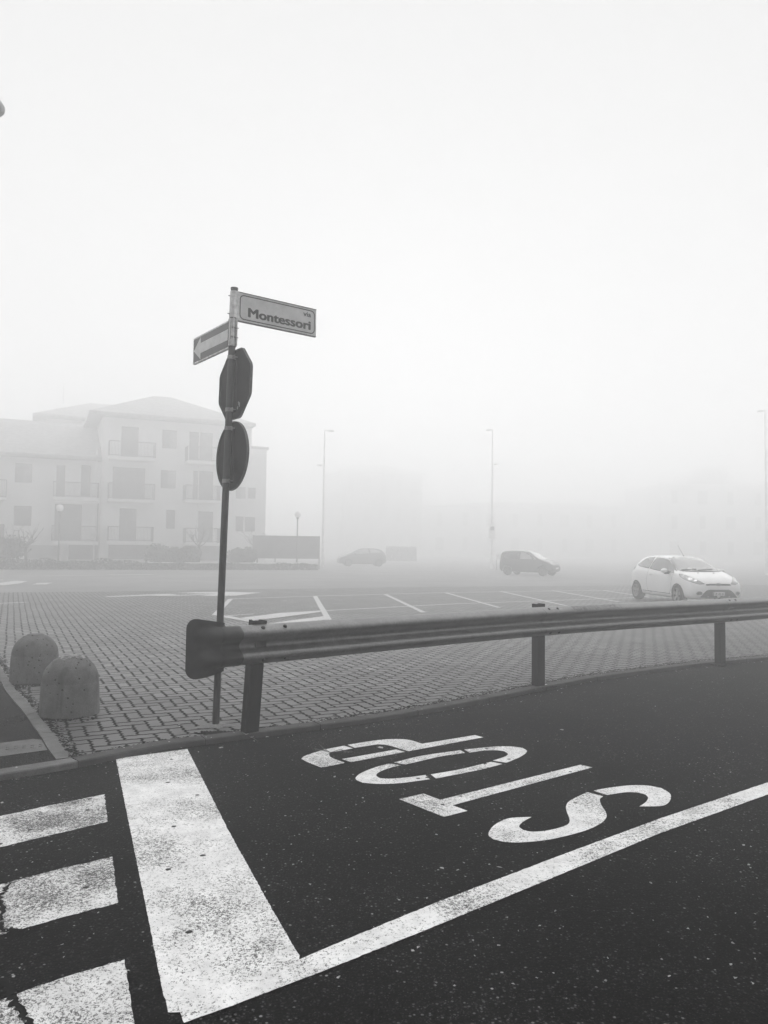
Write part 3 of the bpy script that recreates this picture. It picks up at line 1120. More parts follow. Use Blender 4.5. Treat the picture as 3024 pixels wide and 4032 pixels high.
def sign_back(poly, zc, name, label):
    c = pole_at(zc) + sd * 0.052
    side = sx - UP * sx.dot(UP)
    mb = MB().prism(poly, sx, UP, c, 0.004, sd)
    o = mb.obj(name, m_signback, sp)
    tag(o, label)
    # folded rim all round, standing back toward the pole
    n = len(poly)
    mb = MB()
    inn = [(a * 0.985, b * 0.985) for a, b in poly]
    vs = [c + sx * a + UP * b - sd * 0.0005 for a, b in poly] + [c + sx * a + UP * b - sd * 0.018 for a, b in poly] + \
         [c + sx * a + UP * b - sd * 0.018 for a, b in inn] + [c + sx * a + UP * b - sd * 0.0005 for a, b in inn]
    mb.add(vs, [(k * n + i, k * n + (i + 1) % n, (k + 1) * n + (i + 1) % n, (k + 1) * n + i) for k in range(3) for i in range(n)])
    mb.obj('rim', m_rim, o)
    # vertical stiffening channel beside the pole
    h = max(b for a, b in poly) * 1.55
    mb = MB()
    Ms = Matrix((sx, sd, UP)).transposed()
    mb.box(c - sd * 0.012 , (0.045, 0.022, h), Ms)
    mb.obj('stiffener', m_signback, o)
    return c


R8 = 0.30 / cos(pi / 8)
octo = [(R8 * cos(pi / 8 + k * pi / 4), R8 * sin(pi / 8 + k * pi / 4)) for k in range(8)]
# small corner rounding
def rounded(poly, r=0.03, n=4):
    out = []
    P_ = [Vector(p) for p in poly]
    for i in range(len(P_)):
        a, b, c = P_[i - 1], P_[i], P_[(i + 1) % len(P_)]
        u, w_ = (a - b).normalized() * r, (c - b).normalized() * r
        for k in range(n + 1):
            t_ = k / n
            q = (b + u) * (1 - t_) ** 2 + b * 2 * t_ * (1 - t_) + (b + w_) * t_ ** 2
            out.append((q.x, q.y))
    return out


oz = z_on_pole(1512)
rz_ = z_on_pole(1794)
oc = sign_back(rounded(octo), oz, 'octagonal_sign', 'dark back of the octagonal sign')
rc = sign_back([(0.297 * cos(2 * pi * k / 48), 0.297 * sin(2 * pi * k / 48)) for k in range(48)], rz_, 'round_sign', 'dark back of the round sign')
# clamps
for py in (1408, 1614, 1687, 1894):
    z = z_on_pole(py)
    mb = MB()
    mb.tube([pole_at(z - 0.016), pole_at(z + 0.016)], POLE_R + 0.0045, 24)
    Ms = Matrix((sx, sd, UP)).transposed()
    for sg in (-1, 1):
        mb.bbox(pole_at(z) + sx * 0.045 * sg + sd * 0.005, (0.024, 0.006, 0.032), 0.001, Ms)
        mb.tube([pole_at(z) + sx * 0.047 * sg - sd * 0.014, pole_at(z) + sx * 0.047 * sg + sd * 0.035], 0.005, 8)
    mb.obj('clamp', m_clamp, sp, smooth=35)
# little torn sticker on the octagon
mb = MB()
Ms = Matrix((sx, sd, UP)).transposed()
for k in range(7):
    c = oc - sd * 0.0015 - sx * (0.07 + rnd.uniform(-.02, .02)) - UP * (0.175 + rnd.uniform(-.035, .035))
    pts = [c + sx * 0.014 * cos(2 * pi * q / 5) * rnd.uniform(.5, 1.2) + UP * 0.014 * sin(2 * pi * q / 5) * rnd.uniform(.5, 1.2) for q in range(5)]
    mb.add(pts, [(0, 1, 2, 3, 4)])
mb.obj('torn_sticker', m_leaf_pale, sp)

# ------------------------------------------------------------------ small debris by the kerb
def blob(mb, c, r, n=6, flat=0.5):
    vs = [(c[0], c[1], c[2] + r * flat)]
    for k in range(n):
        a = 2 * pi * k / n + rnd.random()
        q = r * rnd.uniform(0.6, 1.3)
        vs.append((c[0] + q * cos(a), c[1] + q * sin(a), c[2]))
    mb.add(vs, [(0, 1 + k, 1 + (k + 1) % n) for k in range(n)])


mb = MB()


def crumbs(cx, cy, rx, ry, n, z=0.001, r=(0.004, 0.016)):
    for _ in range(n):
        a, q = rnd.uniform(0, 2 * pi), sqrt(rnd.random())
        if rnd.random() < 0.5:
            q *= 0.7
        blob(mb, (cx + rx * q * cos(a), cy + ry * q * sin(a), z), rnd.uniform(*r))


crumbs(b1.x - 0.05, b1.y - 0.22, 0.36, 0.12, 420)
crumbs(b1.x - 0.32, b1.y - 0.25, 0.12, 0.30, 320)
crumbs(b2.x + 0.12, b2.y - 0.25, 0.25, 0.10, 220)
crumbs(b2.x - 0.05, b2.y - 0.55, 0.2, 0.3, 160)
crumbs(P[0].x - 0.2, P[0].y - 0.02, 0.26, 0.07, 420)
crumbs(P[1].x, P[1].y - 0.03, 0.22, 0.08, 260)
crumbs(P[2].x, P[2].y - 0.03, 0.22, 0.08, 160)
ii = [p for p in inner if G(250, 3000).x < p.x < 6]
for p, q in zip(ii, ii[1:]):
    L_ = (q - p).length
    for _ in range(int(L_ * 260)):
        t_ = rnd.random()
        c = p.lerp(q, t_)
        nn = Vector((-(q - p).y, (q - p).x, 0)).normalized()
        c = c + nn * abs(rnd.gauss(0, 0.07)) * (1.0 if c.x > -0.6 else 0.45)
        blob(mb, (c.x, c.y, 0.001), rnd.uniform(0.003, 0.014))
for p, q in zip(kr, kr[1:]):
    for _ in range(int((q - p).length * 200)):
        c = p.lerp(q, rnd.random()) + Vector((abs(rnd.gauss(0, 0.05)), 0.03, 0))
        blob(mb, (c.x, c.y, 0.001), rnd.uniform(0.003, 0.014))
for p, q in zip(kline[10:], kline[11:]):
    if p.x > 7:
        break
    for _ in range(int((q - p).length * 120)):
        c = p.lerp(q, rnd.random())
        nn = Vector(((q - p).y, -(q - p).x, 0)).normalized()
        c = c + nn * abs(rnd.gauss(0, 0.05))
        blob(mb, (c.x, c.y, ROAD + 0.001), rnd.uniform(0.003, 0.010))
tag(mb.obj('soil_crumbs', m_soil), 'dark soil and moss along the kerb and post feet', 'soil', None, 'stuff')

mb = MB()


def flake(c, z, r):
    n_ = rnd.randint(4, 6)
    a0 = rnd.uniform(0, 6.3)
    el = rnd.uniform(0.35, 1.0)
    th = rnd.uniform(0, 6.3)
    vs = []
    for k in range(n_):
        a = a0 + 2 * pi * k / n_
        q = r * rnd.uniform(0.6, 1.2)
        x, y = q * cos(a), q * sin(a) * el
        vs.append((c[0] + x * cos(th) - y * sin(th), c[1] + x * sin(th) + y * cos(th), z + 0.002 + rnd.uniform(0, 0.006)))
    mb.add(vs, [tuple(range(n_))])


for _ in range(420):
    c = G(rnd.uniform(-100, 3100), rnd.uniform(2650, 3900) ** 1.0, ROAD)
    k = min(range(len(kline)), key=lambda i: (kline[i] - c).length)
    side = (c - kline[k]).dot(Vector((kline[min(k + 1, len(kline) - 1)] - kline[k - 1]).yxz * Vector((1, -1, 0))) ) if 0 < k < len(kline) - 1 else 0
    if side > 0.02:
        flake(c, PAINT + 0.001, rnd.uniform(0.003, 0.009))
for p, q in zip(kline[8:], kline[9:]):
    if p.x > 6:
        break
    for _ in range(int((q - p).length * 26)):
        c = p.lerp(q, rnd.random())
        nn = Vector(((q - p).y, -(q - p).x, 0)).normalized()
        dd = rnd.gauss(0.03, 0.09)
        c = c + nn * dd
        flake(c, 0.011 if -0.13 < dd < 0 else (ROAD + 0.002 if dd > 0 else 0.003), rnd.uniform(0.004, 0.013))
for c0, rr_ in ((b1, 0.38), (b2, 0.4), (PB, 0.3), (P[1], 0.3)):
    for _ in range(14):
        a = rnd.uniform(0, 6.3)
        flake((c0.x + rr_ * cos(a), c0.y + rr_ * sin(a) * 0.8), 0.003, rnd.uniform(0.004, 0.013))
for x, y, r in ((115, 3028, 0.03), (1500, 2948, 0.03), (2214, 2877, 0.022), (1318, 3064, 0.022), (870, 2949, 0.02), (1052, 2907, 0.02), (1968, 3422, 0.02), (1740, 3425, 0.016), (100, 2691, 0.03), (663, 2369, 0.06), (1118, 2367, 0.10)):
    on_lot = y < 2720
    flake(G(x, y, 0 if on_lot else ROAD), 0.004 if on_lot else PAINT + 0.002, r)
tag(mb.obj('leaf_litter', m_leaf_pale), 'small pale flakes of leaf litter scattered on road and pavers', 'leaf litter', None, 'stuff')

# two pale round seed discs on a stalk by the first post
c1, c2 = G(969, 2898, -0.01), G(990, 2909, ROAD)
st = thing('seed_stalk', (c1.x, c1.y, -0.02), 'dry stalk with two pale round discs lying by the first rail post', 'plant stalk')
for c in (c1, c2):
    Mb = Matrix.Translation((c.x, c.y, c.z + 0.012))
    MB().lathe([(0, 0.0), (0.010, 0.001), (0.016, 0.005), (0.0185, 0.009), (0.015, 0.008), (0.008, 0.004), (0, 0.003)], 14, Mb).obj('disc', m_leaf_pale, st, smooth=50)
MB().tube([G(952, 2882, 0.02), c1 + Vector((0, 0.004, 0.014)), c2 + Vector((0, 0.004, 0.012)), G(1012, 2916, ROAD + 0.004)], [0.003, 0.004, 0.004, 0.002], 6).obj('stem', m_twig, st)
# twig lying on the letter P
mb = MB()
zz = PAINT + 0.004
tw = lambda x, y, h=0.0: G(x, y, zz + h)
for pts in ([(1225, 2945), (1260, 2952), (1300, 2962), (1345, 2960), (1390, 2958)], [(1262, 2935), (1272, 2945), (1300, 2962)], [(1300, 2964), (1340, 2950), (1370, 2960)], [(1285, 2974), (1300, 2964)], [(1240, 2953), (1290, 2955)]):
    mb.tube([tw(x, y, 0.004 + 0.01 * rnd.random()) for x, y in pts], 0.0022, 5)
mb.obj('twig', m_twig)
tag(bpy.data.objects['twig'], 'thin branched dry twig lying on the painted letter P', 'twig')
# paper strip at the second post
c = G(2140, 2687, 0.03)
o = MB().bbox((c.x + 0.01, c.y - 0.03, 0.012), (0.05, 0.018, 0.004), 0.0015, Matrix.Rotation(0.5, 3, 'Z')).obj('paper_strip', plain('white_paper', 0.75, obj=True))
tag(o, 'small white paper strip at the foot of the middle rail post', 'litter')

# ------------------------------------------------------------------ cars
m_white = plain('white_car_paint', 0.92, 0.28, 0.5, 0.02, 3, coat=0.6, obj=True)
m_dark = plain('dark_car_paint', 0.035, 0.3, 0.5, 0.1, 3, coat=0.5, obj=True)
m_tyre = plain('tyre_rubber', 0.008, 0.8, 0.2, 0.2, 30, obj=True)
m_alloy = plain('alloy_rim', 0.22, 0.35, 0.5, 0.1, 20, metal=0.4, obj=True)
m_steelrim = plain('dark_rim', 0.05, 0.5, 0.4, 0.1, 20, obj=True)
m_black = plain('black_plastic', 0.02, 0.6, 0.3, 0.2, 20, obj=True)
m_lamp = plain('headlight_lens', 0.36, 0.08, 0.6, 0.25, 14, coat=1.0, obj=True)
m_reflector = plain('lamp_reflector', 0.75, 0.15, 0.6, 0.05, 10, metal=0.7, obj=True)
m_chrome = plain('chrome', 0.7, 0.12, 0.6, 0.05, 10, metal=0.9, obj=True)
m_plate = plain('plate_white', 0.7, 0.4, 0.4, 0.05, 10, obj=True)


def glass(name, base, spec=0.9):
    t = NT(name)
    g = t.noise(t.objpos(), 2.2, 3.0)
    return t.out(t.M('MULTIPLY', t.step(g, 0.3, 0.7, 0.8, 1.25), base), 0.06, spec, 0.0, 1.0)


m_glass = glass('car_glass', 0.16, 0.6)
m_glass_side = glass('car_side_glass', 0.03, 0.5)
m_glass_dark = glass('dark_car_glass', 0.42)


def car_body(stations, name, mat, root, wells, wr, wy, sub=2):
    HALF = 14
    vs, fs = [], []
    ring = []
    for (x, zb, zs, zt, w, wt) in stations:
        gh = max(0.0, min(1.0, (zt - zs - 0.04) / 0.25))
        h = zs - zb
        half = [(0, zb), (0.5 * w, zb), (0.86 * w, zb + 0.01), (0.955 * w, zb + 0.06 * min(1, h / .4)), (0.985 * w, zb + 0.30 * h), (w, zb + 0.55 * h), (0.985 * w, zb + 0.86 * h), (0.945 * w, zs)]
        A = Vector((0.945 * w, zs))
        B = Vector((wt, zt - 0.055 * (0.25 + 0.75 * gh)))
        for q in (0.33, 0.67):
            p = A.lerp(B, q)
            bul = 0.012 * gh
            half.append((p.x + bul, p.y))
        half += [(B.x, B.y), (0.84 * wt, zt - 0.017), (0.45 * wt, zt - 0.004), (0, zt)]
        full = [(y, z) for y, z in half] + [(-y, z) for y, z in half[-2:0:-1]]
        base = len(vs)
        vs += [(x, y, z) for y, z in full]
        ring.append((base, len(full)))
    for (a, n), (b, _) in zip(ring, ring[1:]):
        for k in range(n):
            fs.append((a + k, a + (k + 1) % n, b + (k + 1) % n, b + k))
    for (a, n), x0 in ((ring[0], stations[0]), (ring[-1], stations[-1])):
        c = len(vs)
        vs.append((x0[0], 0, (x0[1] + x0[3]) / 2))
        for k in range(n):
            fs.append((a + k, a + (k + 1) % n, c))
    mb = MB().add(vs, fs)
    o = mb.obj('body', [mat, m_black], root, world=False)
    md = o.modifiers.new('sub', 'SUBSURF')
    md.levels = md.render_levels = sub
    dg = bpy.context.evaluated_depsgraph_get()
    plain_me = bpy.data.meshes.new_from_object(o.evaluated_get(dg))
    bm = bmesh.new()
    bm.from_mesh(plain_me)
    bvh = BVHTree.FromBMesh(bm)
    bm.free()
    # wheel wells
    cut = MB()
    for wx in wells:
        for sy in (-1, 1):
            Mc = Matrix.Translation((wx, sy * (wy - 0.30), 0.30)) @ Matrix.Rotation(-sy * pi / 2, 4, 'X')
            prof = [(0, 0), (wr, 0), (wr, 0.62), (0, 0.62)]
            n = 28
            base = len(cut.v)
            vv = []
            for zz in (0.0, 0.62):
                for k in range(n):
                    a = 2 * pi * k / n
                    vv.append(Mc @ Vector((wr * cos(a), wr * sin(a), zz)))
            ff = [(k, (k + 1) % n, n + (k + 1) % n, n + k) for k in range(n)] + [tuple(range(n))[::-1], tuple(range(n, 2 * n))]
            cut.add(vv, ff, 1)
    co = cut.obj('cutter', [mat, m_black])
    co.parent = None
    co.location = (0, 0, 0)
    mw = root.matrix_basis
    co.matrix_world = mw
    bpy.context.view_layer.update()
    bo_ = o.modifiers.new('wells', 'BOOLEAN')
    bo_.operation = 'DIFFERENCE'
    bo_.solver = 'EXACT'
    bo_.object = co
    dg = bpy.context.evaluated_depsgraph_get()
    me = bpy.data.meshes.new_from_object(o.evaluated_get(dg))
    o.modifiers.clear()
    o.data = me
    me.shade_smooth()
    me.set_sharp_from_angle(angle=radians(38))
    bpy.data.objects.remove(co)
    return o, bvh


def cast_panel(bvh, poly, to3d, direction, off, mat, name, parent, cuts=2, smooth=True):
    """polygon laid on the bodywork: each point is cast along direction and set off the surface"""
    bm = bmesh.new()
    vv = [bm.verts.new((p[0], p[1], 0)) for p in poly]
    bm.faces.new(vv)
    bmesh.ops.triangulate(bm, faces=bm.faces[:])
    for _ in range(cuts):
        le = [e for e in bm.edges if e.calc_length() > 0.07]
        if le:
            bmesh.ops.subdivide_edges(bm, edges=le, cuts=1)
            bmesh.ops.triangulate(bm, faces=bm.faces[:])
    d = Vector(direction).normalized()
    bad = []
    for v in bm.verts:
        o = Vector(to3d(v.co.x, v.co.y)) - d * 3.0
        h, nr, i, dist = bvh.ray_cast(o, d)
        if h is None:
            bad.append(v)
            continue
        if nr.dot(d) > 0:
            nr = -nr
        v.co = h + nr * off
    bmesh.ops.delete(bm, geom=bad, context='VERTS')
    bm.verts.index_update()
    mb = MB().add([v.co.copy() for v in bm.verts], [[v.index for v in f.verts] for f in bm.faces])
    bm.free()
    return mb.obj(name, mat, parent, smooth=40 if smooth else None, world=False)


def wheel(root, x, y, sy, R, W, rim_mat, spokes=5):
    Mw = Matrix.Translation((x, y, R)) @ Matrix.Rotation(-sy * pi / 2, 4, 'X')   # local z points outward
    h = W / 2
    w = MB().lathe([(R * 0.66, -h), (R * 0.93, -h), (R * 0.985, -h * 0.8), (R, -h * 0.4), (R, h * 0.4), (R * 0.985, h * 0.8), (R * 0.93, h), (R * 0.68, h * 0.98), (R * 0.66, h * 0.8), (R * 0.66, -h)], 36, Mw).obj('wheel', m_tyre, root, smooth=40, world=False)
    mb = MB()
    mb.lathe([(R * 0.68, h * 0.98), (R * 0.64, h * 0.96), (R * 0.60, h * 0.6), (R * 0.58, -h * 0.3), (0, -h * 0.3)], 36, Mw, 1)
    mb.lathe([(R * 0.69, h * 0.99), (R * 0.67, h * 1.03), (R * 0.62, h * 0.99), (R * 0.60, h * 0.7)], 36, Mw, 0)
    for k in range(spokes):
        a = 2 * pi * k / spokes + 0.3
        Mk = Mw @ Matrix.Rotation(a, 4, 'Z')
        vs = []
        for zz in (h * 0.55, h * 0.92):
            vs += [Mk @ Vector(p) for p in ((R * 0.05, -R * 0.09, zz), (R * 0.62, -R * 0.16, zz), (R * 0.62, R * 0.16, zz), (R * 0.05, R * 0.09, zz))]
        mb.add(vs, [(0, 1, 2, 3), (7, 6, 5, 4), (0, 4, 5, 1), (1, 5, 6, 2), (2, 6, 7, 3), (3, 7, 4, 0)], 0)
    mb.lathe([(R * 0.17, h * 0.5), (R * 0.17, h * 0.9), (R * 0.12, h * 1.0), (0, h * 1.0)], 16, Mw, 0)
    mb.obj('rim', [rim_mat, m_black], w, smooth=35, world=False)
    return w


def ell(mb, c, r, n=14, M=None):
    vs, fs = [], []
    m_ = n // 2
    for i in range(m_ + 1):
        th = pi * i / m_
        for k in range(n):
            a = 2 * pi * k / n
            p = Vector((r[0] * sin(th) * cos(a), r[1] * sin(th) * sin(a), r[2] * cos(th)))
            if M is not None:
                p = M @ p
            vs.append(p + Vector(c))
    for i in range(m_):
        for k in range(n):
            fs.append((i * n + k, i * n + (k + 1) % n, (i + 1) * n + (k + 1) % n, (i + 1) * n + k))
    mb.add(vs, fs)


HATCH = [(-1.885, .42, .62, .82, .58, .46), (-1.85, .31, .74, .97, .72, .56), (-1.72, .23, .90, 1.14, .80, .57), (-1.50, .205, .99, 1.355, .845, .55), (-1.28, .19, 1.015, 1.43, .857, .555), (-0.9, .18, 1.005, 1.468, .861, .57),
         (-0.4, .175, .985, 1.480, .861, .585), (0.1, .175, .965, 1.462, .861, .585), (0.42, .175, .95, 1.405, .861, .58), (0.82, .18, .94, 1.205, .861, .63), (1.14, .18, .935, 1.03, .861, .70), (1.30, .185, .92, .985, .86, .72),
         (1.55, .19, .865, .93, .852, .66), (1.78, .195, .78, .85, .835, .60), (1.93, .20, .68, .76, .80, .54), (2.01, .22, .60, .685, .745, .47), (2.05, .27, .53, .62, .66, .40), (2.065, .34, .49, .57, .57, .34)]


def hatchback(root, paint, rimm, glass_m, glass_s, detailed=True):
    body, bvh = car_body(HATCH, 'body', paint, root, (-1.245, 1.245), 0.335, 0.80)
    for wx in (-1.245, 1.245):
        for sy in (-1, 1):
            wheel(root, wx, sy * 0.765, sy, 0.30, 0.20, rimm)
    side = lambda a, b: (a, 0, b)
    fdoor = [(0.98, .975), (0.70, 1.17), (0.36, 1.335), (0.0, 1.388), (-0.36, 1.40), (-0.44, 1.05), (0.2, 1.0)]
    rquar = [(-0.54, 1.06), (-0.46, 1.40), (-0.80, 1.388), (-1.08, 1.33), (-1.27, 1.24), (-1.38, 1.165), (-1.20, 1.115)]
    for sy in (-1, 1):
        d = (0, -sy, 0)
        w1 = cast_panel(bvh, fdoor, side, d, 0.004, glass_s, 'side_window', root)
        w2 = cast_panel(bvh, rquar, side, d, 0.004, glass_s, 'side_window', root)
        # dark surrounds
        for pl, own in ((fdoor, w1), (rquar, w2)):
            n = len(pl)
            cx = sum(p[0] for p in pl) / n
            cz = sum(p[1] for p in pl) / n
            big = [(cx + (p[0] - cx) * 1.045, cz + (p[1] - cz) * 1.13) for p in pl]
            cast_panel(bvh, big, side, d, 0.002, m_black, 'frame', own)
        # door skin gaps
        if detailed:
            def seam(pts, name='door_gap', wdt=0.009):
                mb = MB()
                for (a, b) in zip(pts, pts[1:]):
                    q = []
                    A, B = Vector(a), Vector(b)
                    t_ = (B - A).normalized()
                    nn = Vector((-t_.y, t_.x)) * wdt / 2
                    N_ = 6
                    rows = []
                    for k in range(N_ + 1):
                        p = A.lerp(B, k / N_)
                        row = []
                        for s_ in (-1, 1):
                            pp = p + nn * s_
                            h, nr, _, _ = bvh.ray_cast(Vector((pp.x, 3 * sy, pp.y)), Vector((0, -sy, 0)))
                            if h is not None:
                                row.append(h + nr * (0.0025 if nr.y * sy > 0 else -0.0025))
                        if len(row) == 2:
                            rows.append(row)
                    for r0, r1 in zip(rows, rows[1:]):
                        mb.add([r0[0], r0[1], r1[1], r1[0]], [(0, 1, 2, 3)])
                return mb
            g = seam([(-0.50, 1.36), (-0.50, 1.0), (-0.56, .60), (-0.50, .34), (-0.2, .27), (0.75, .27), (0.90, .45), (0.95, .80), (1.0, .95)])
            door = g.obj('door', m_black, root, world=False)
            hb = MB()
            h, nr, _, _ = bvh.ray_cast(Vector((-0.33, 3 * sy, .865)), Vector((0, -sy, 0)))
            hb.bbox((h.x, h.y + sy * 0.016, h.z), (0.17, 0.03, 0.03), 0.01)
            hb.obj('handle', paint, door, smooth=40, world=False)
            # sill strip
            cast_panel(bvh, [(0.86, .235), (-0.88, .235), (-0.88, .30), (0.86, .285)], side, d, 0.012, m_black if False else paint, 'sill', root)
            g2 = seam([(0.85, .305), (-0.86, .325)], wdt=0.016).obj('sill_groove', m_black, root, world=False)
        # mirror
        mb = MB()
        ell(mb, (0.72, sy * 0.965, 1.005), (0.085, 0.115, 0.072))
        mo = mb.obj('mirror', paint, root, smooth=60, world=False)
        mb = MB()
        mb.tube([(0.74, sy * 0.80, 0.95), (0.73, sy * 0.90, 0.94), (0.72, sy * 0.955, 0.955)], [0.035, 0.045, 0.05], 10)
        mb.obj('mirror_foot', m_black, mo, smooth=50, world=False)
        # headlights
        dg_ = Vector((-0.72, -sy * 0.69, -0.12)).normalized()
        e = Vector((-dg_.y, dg_.x, 0)).normalized()
        pts3 = [(1.28, sy * .80, .915), (1.50, sy * .765, .895), (1.72, sy * .66, .83), (1.90, sy * .52, .745), (2.00, sy * .42, .665), (1.94, sy * .55, .645), (1.84, sy * .68, .69), (1.62, sy * .79, .755), (1.42, sy * .83, .83)]
        ev = dg_.cross(e).normalized()
        if ev.z < 0:
            ev = -ev
        poly = [(Vector(p).dot(e), Vector(p).dot(ev)) for p in pts3]
        to3 = lambda a, b, e=e, ev=ev: e * a + ev * b
        hl = cast_panel(bvh, poly, to3, dg_, 0.005, m_lamp, 'headlight', root)
        cx = sum(p[0] for p in poly) / len(poly)
        cz = sum(p[1] for p in poly) / len(poly)
        cast_panel(bvh, [(cx + (p[0] - cx) * 1.05, cz + (p[1] - cz) * 1.10) for p in poly], to3, dg_, 0.003, m_black, 'surround', hl)
        for f_, r_ in ((0.0, 0.062), (0.17 * sy, 0.045)):
            c_ = (cx + f_ * (1 if True else 0) * 0.9, cz - abs(f_) * 0.25)
            cast_panel(bvh, [(c_[0] + r_ * cos(2 * pi * k / 14), c_[1] + r_ * 0.8 * sin(2 * pi * k / 14)) for k in range(14)], to3, dg_, 0.009, m_reflector, 'reflector', hl)
        # fog lamp
        fr = lambda a, b: (0, a, b)
        fl = cast_panel(bvh, [(sy * 0.615 + 0.088 * cos(2 * pi * k / 18), .385 + 0.058 * sin(2 * pi * k / 18)) for k in range(18)], fr, (-1, 0, 0), 0.005, m_chrome, 'fog_lamp', root)
        cast_panel(bvh, [(sy * 0.615 + 0.058 * cos(2 * pi * k / 18), .383 + 0.038 * sin(2 * pi * k / 18)) for k in range(18)], fr, (-1, 0, 0), 0.009, m_black, 'lens', fl)
        # tail lamp
        cast_panel(bvh, [(-1.62, .95), (-1.70, 1.12), (-1.52, 1.16), (-1.42, 1.02)], side, d, 0.005, m_steelrim, 'tail_lamp', root)
    fr = lambda a, b: (0, a, b)
    ws = [(-.74, 1.025), (-.4, 1.005), (0, 1.0), (.4, 1.005), (.74, 1.025), (.66, 1.16), (.60, 1.28), (.545, 1.385), (.3, 1.415), (0, 1.425), (-.3, 1.415), (-.545, 1.385), (-.60, 1.28), (-.66, 1.16)]
    wso = cast_panel(bvh, ws, fr, (-1, 0, 0), 0.004, glass_m, 'windscreen', root, cuts=3)
    cast_panel(bvh, [(a * 1.05, 1.2 + (b - 1.2) * 1.09) for a, b in ws], fr, (-1, 0, 0), 0.002, m_black, 'surround', wso, cuts=3)
    cast_panel(bvh, [(-.56, 1.10), (.56, 1.10), (.50, 1.34), (-.50, 1.34)], fr, (1, 0, 0), 0.004, glass_s, 'rear_window', root)
    if detailed:
        mb = MB()
        for y0_, y1_ in ((-.62, -.12), (-.1, .42)):
            pts = []
            for k in range(6):
                yy = y0_ + (y1_ - y0_) * k / 5
                h, nr, _, _ = bvh.ray_cast(Vector((3, yy, 1.03 + 0.005 * k)), Vector((-1, 0, 0)))
                pts.append(h + Vector((0.4, 0, 0.9)).normalized() * 0.015)
            mb.tube(pts, 0.011, 6)
        mb.obj('wiper', m_black, root, world=False)
        # pale thing on the dashboard seen through the glass
        cast_panel(bvh, [(-.42 + a, 1.02 + b) for a, b in ((0, .02), (.02, .05), (.07, .06), (.10, .085), (.16, .085), (.20, .05), (.22, .01), (.1, .0))], fr, (-1, 0, 0), 0.006, m_plate, 'dashboard_paper', root)
        # bonnet edge
        gl = cast_panel(bvh, [(-.40, .612), (.40, .612), (.385, .650), (.2, .662), (-.2, .662), (-.385, .650)], fr, (-1, 0, 0), 0.005, m_black, 'upper_grille', root)
        h, nr, _, _ = bvh.ray_cast(Vector((3, 0, .637)), Vector((-1, 0, 0)))
        ba = MB().prism([(0.088 * cos(2 * pi * k / 28), 0.043 * sin(2 * pi * k / 28)) for k in range(28)], (0, 1, 0), (-0.25, 0, 0.97), (h.x - 0.006, 0, .637), 0.022, (0.97, 0, 0.25)).obj('emblem', m_chrome, root, world=False)
        MB().prism([(0.076 * cos(2 * pi * k / 28), 0.034 * sin(2 * pi * k / 28)) for k in range(28)], (0, 1, 0), (-0.25, 0, 0.97), (h.x + 0.0165, 0, .6415), 0.002, (0.97, 0, 0.25)).obj('emblem_field', m_steelrim, ba, world=False)
        MB().text('Ford', 0.05, (0, 1, 0), (-0.25, 0, 0.97), (h.x + 0.0165, -0.052, .624), 0.004, (0.97, 0, 0.25), 0.104, 0.0).obj('lettering', m_plate, ba, world=False)
        lg = cast_panel(bvh, [(-.60, .265), (0, .245), (.60, .265), (.52, .36), (.40, .465), (.30, .49), (-.30, .49), (-.40, .465), (-.52, .36)], fr, (-1, 0, 0), 0.004, m_black, 'lower_grille', root)
        h, nr, _, _ = bvh.ray_cast(Vector((3, 0, .37)), Vector((-1, 0, 0)))
        pt = MB().bbox((h.x + 0.018, 0, .375), (0.012, 0.40, 0.105), 0.003).obj('number_plate', m_plate, root, world=False)
        mb = MB()
        xs = -0.135
        for wd in (.036, .036, 0, .03, .03, .03, 0, .036, .036):
            if wd:
                mb.box((h.x + 0.0245, xs + wd / 2, .372), (0.002, wd * 0.72, 0.062))
                mb.box((h.x + 0.0262, xs + wd / 2 - 0.002, .372 + rnd.choice((-.014, .010))), (0.002, wd * 0.34, 0.018), None, 1)
            xs += wd if wd else 0.022
        for sgn in (-1, 1):
            mb.box((h.x + 0.0245, sgn * 0.182, .375), (0.002, 0.03, 0.095))
        mb.obj('lettering', [m_steelrim, m_plate], pt, world=False)
        # bonnet seams and washer jets
        for yy in (-.26, .26):
            h, nr, _, _ = bvh.ray_cast(Vector((1.42, yy, 3)), Vector((0, 0, -1)))
            mb = MB()
            ell(mb, h + Vector((0, 0, .006)), (0.02, 0.02, 0.012), 8)
            mb.obj('washer_jet', m_black, root, smooth=60, world=False)
        MB().tube([(0.22, 0, 1.455), (0.16, 0, 1.50), (-0.12, 0, 1.80)], [0.014, 0.006, 0.003], 8).obj('aerial', m_black, root, smooth=60, world=False)
    return body


fax = Vector((0.167, -0.987, 0)).normalized()
carc = Vector((8.02, 24.0, 0)) + Vector((-fax.y, fax.x, 0)) * 0.765 * 0.94 + fax * 1.245 * 0.94
w_car = thing('parked_car', carc, 'small white three door hatchback parked facing the guardrail', 'car', 'cars standing in the car park', atan2(fax.y, fax.x))
w_car.scale = (0.94,) * 3
hatchback(w_car, m_white, m_alloy, m_glass, m_glass_side)

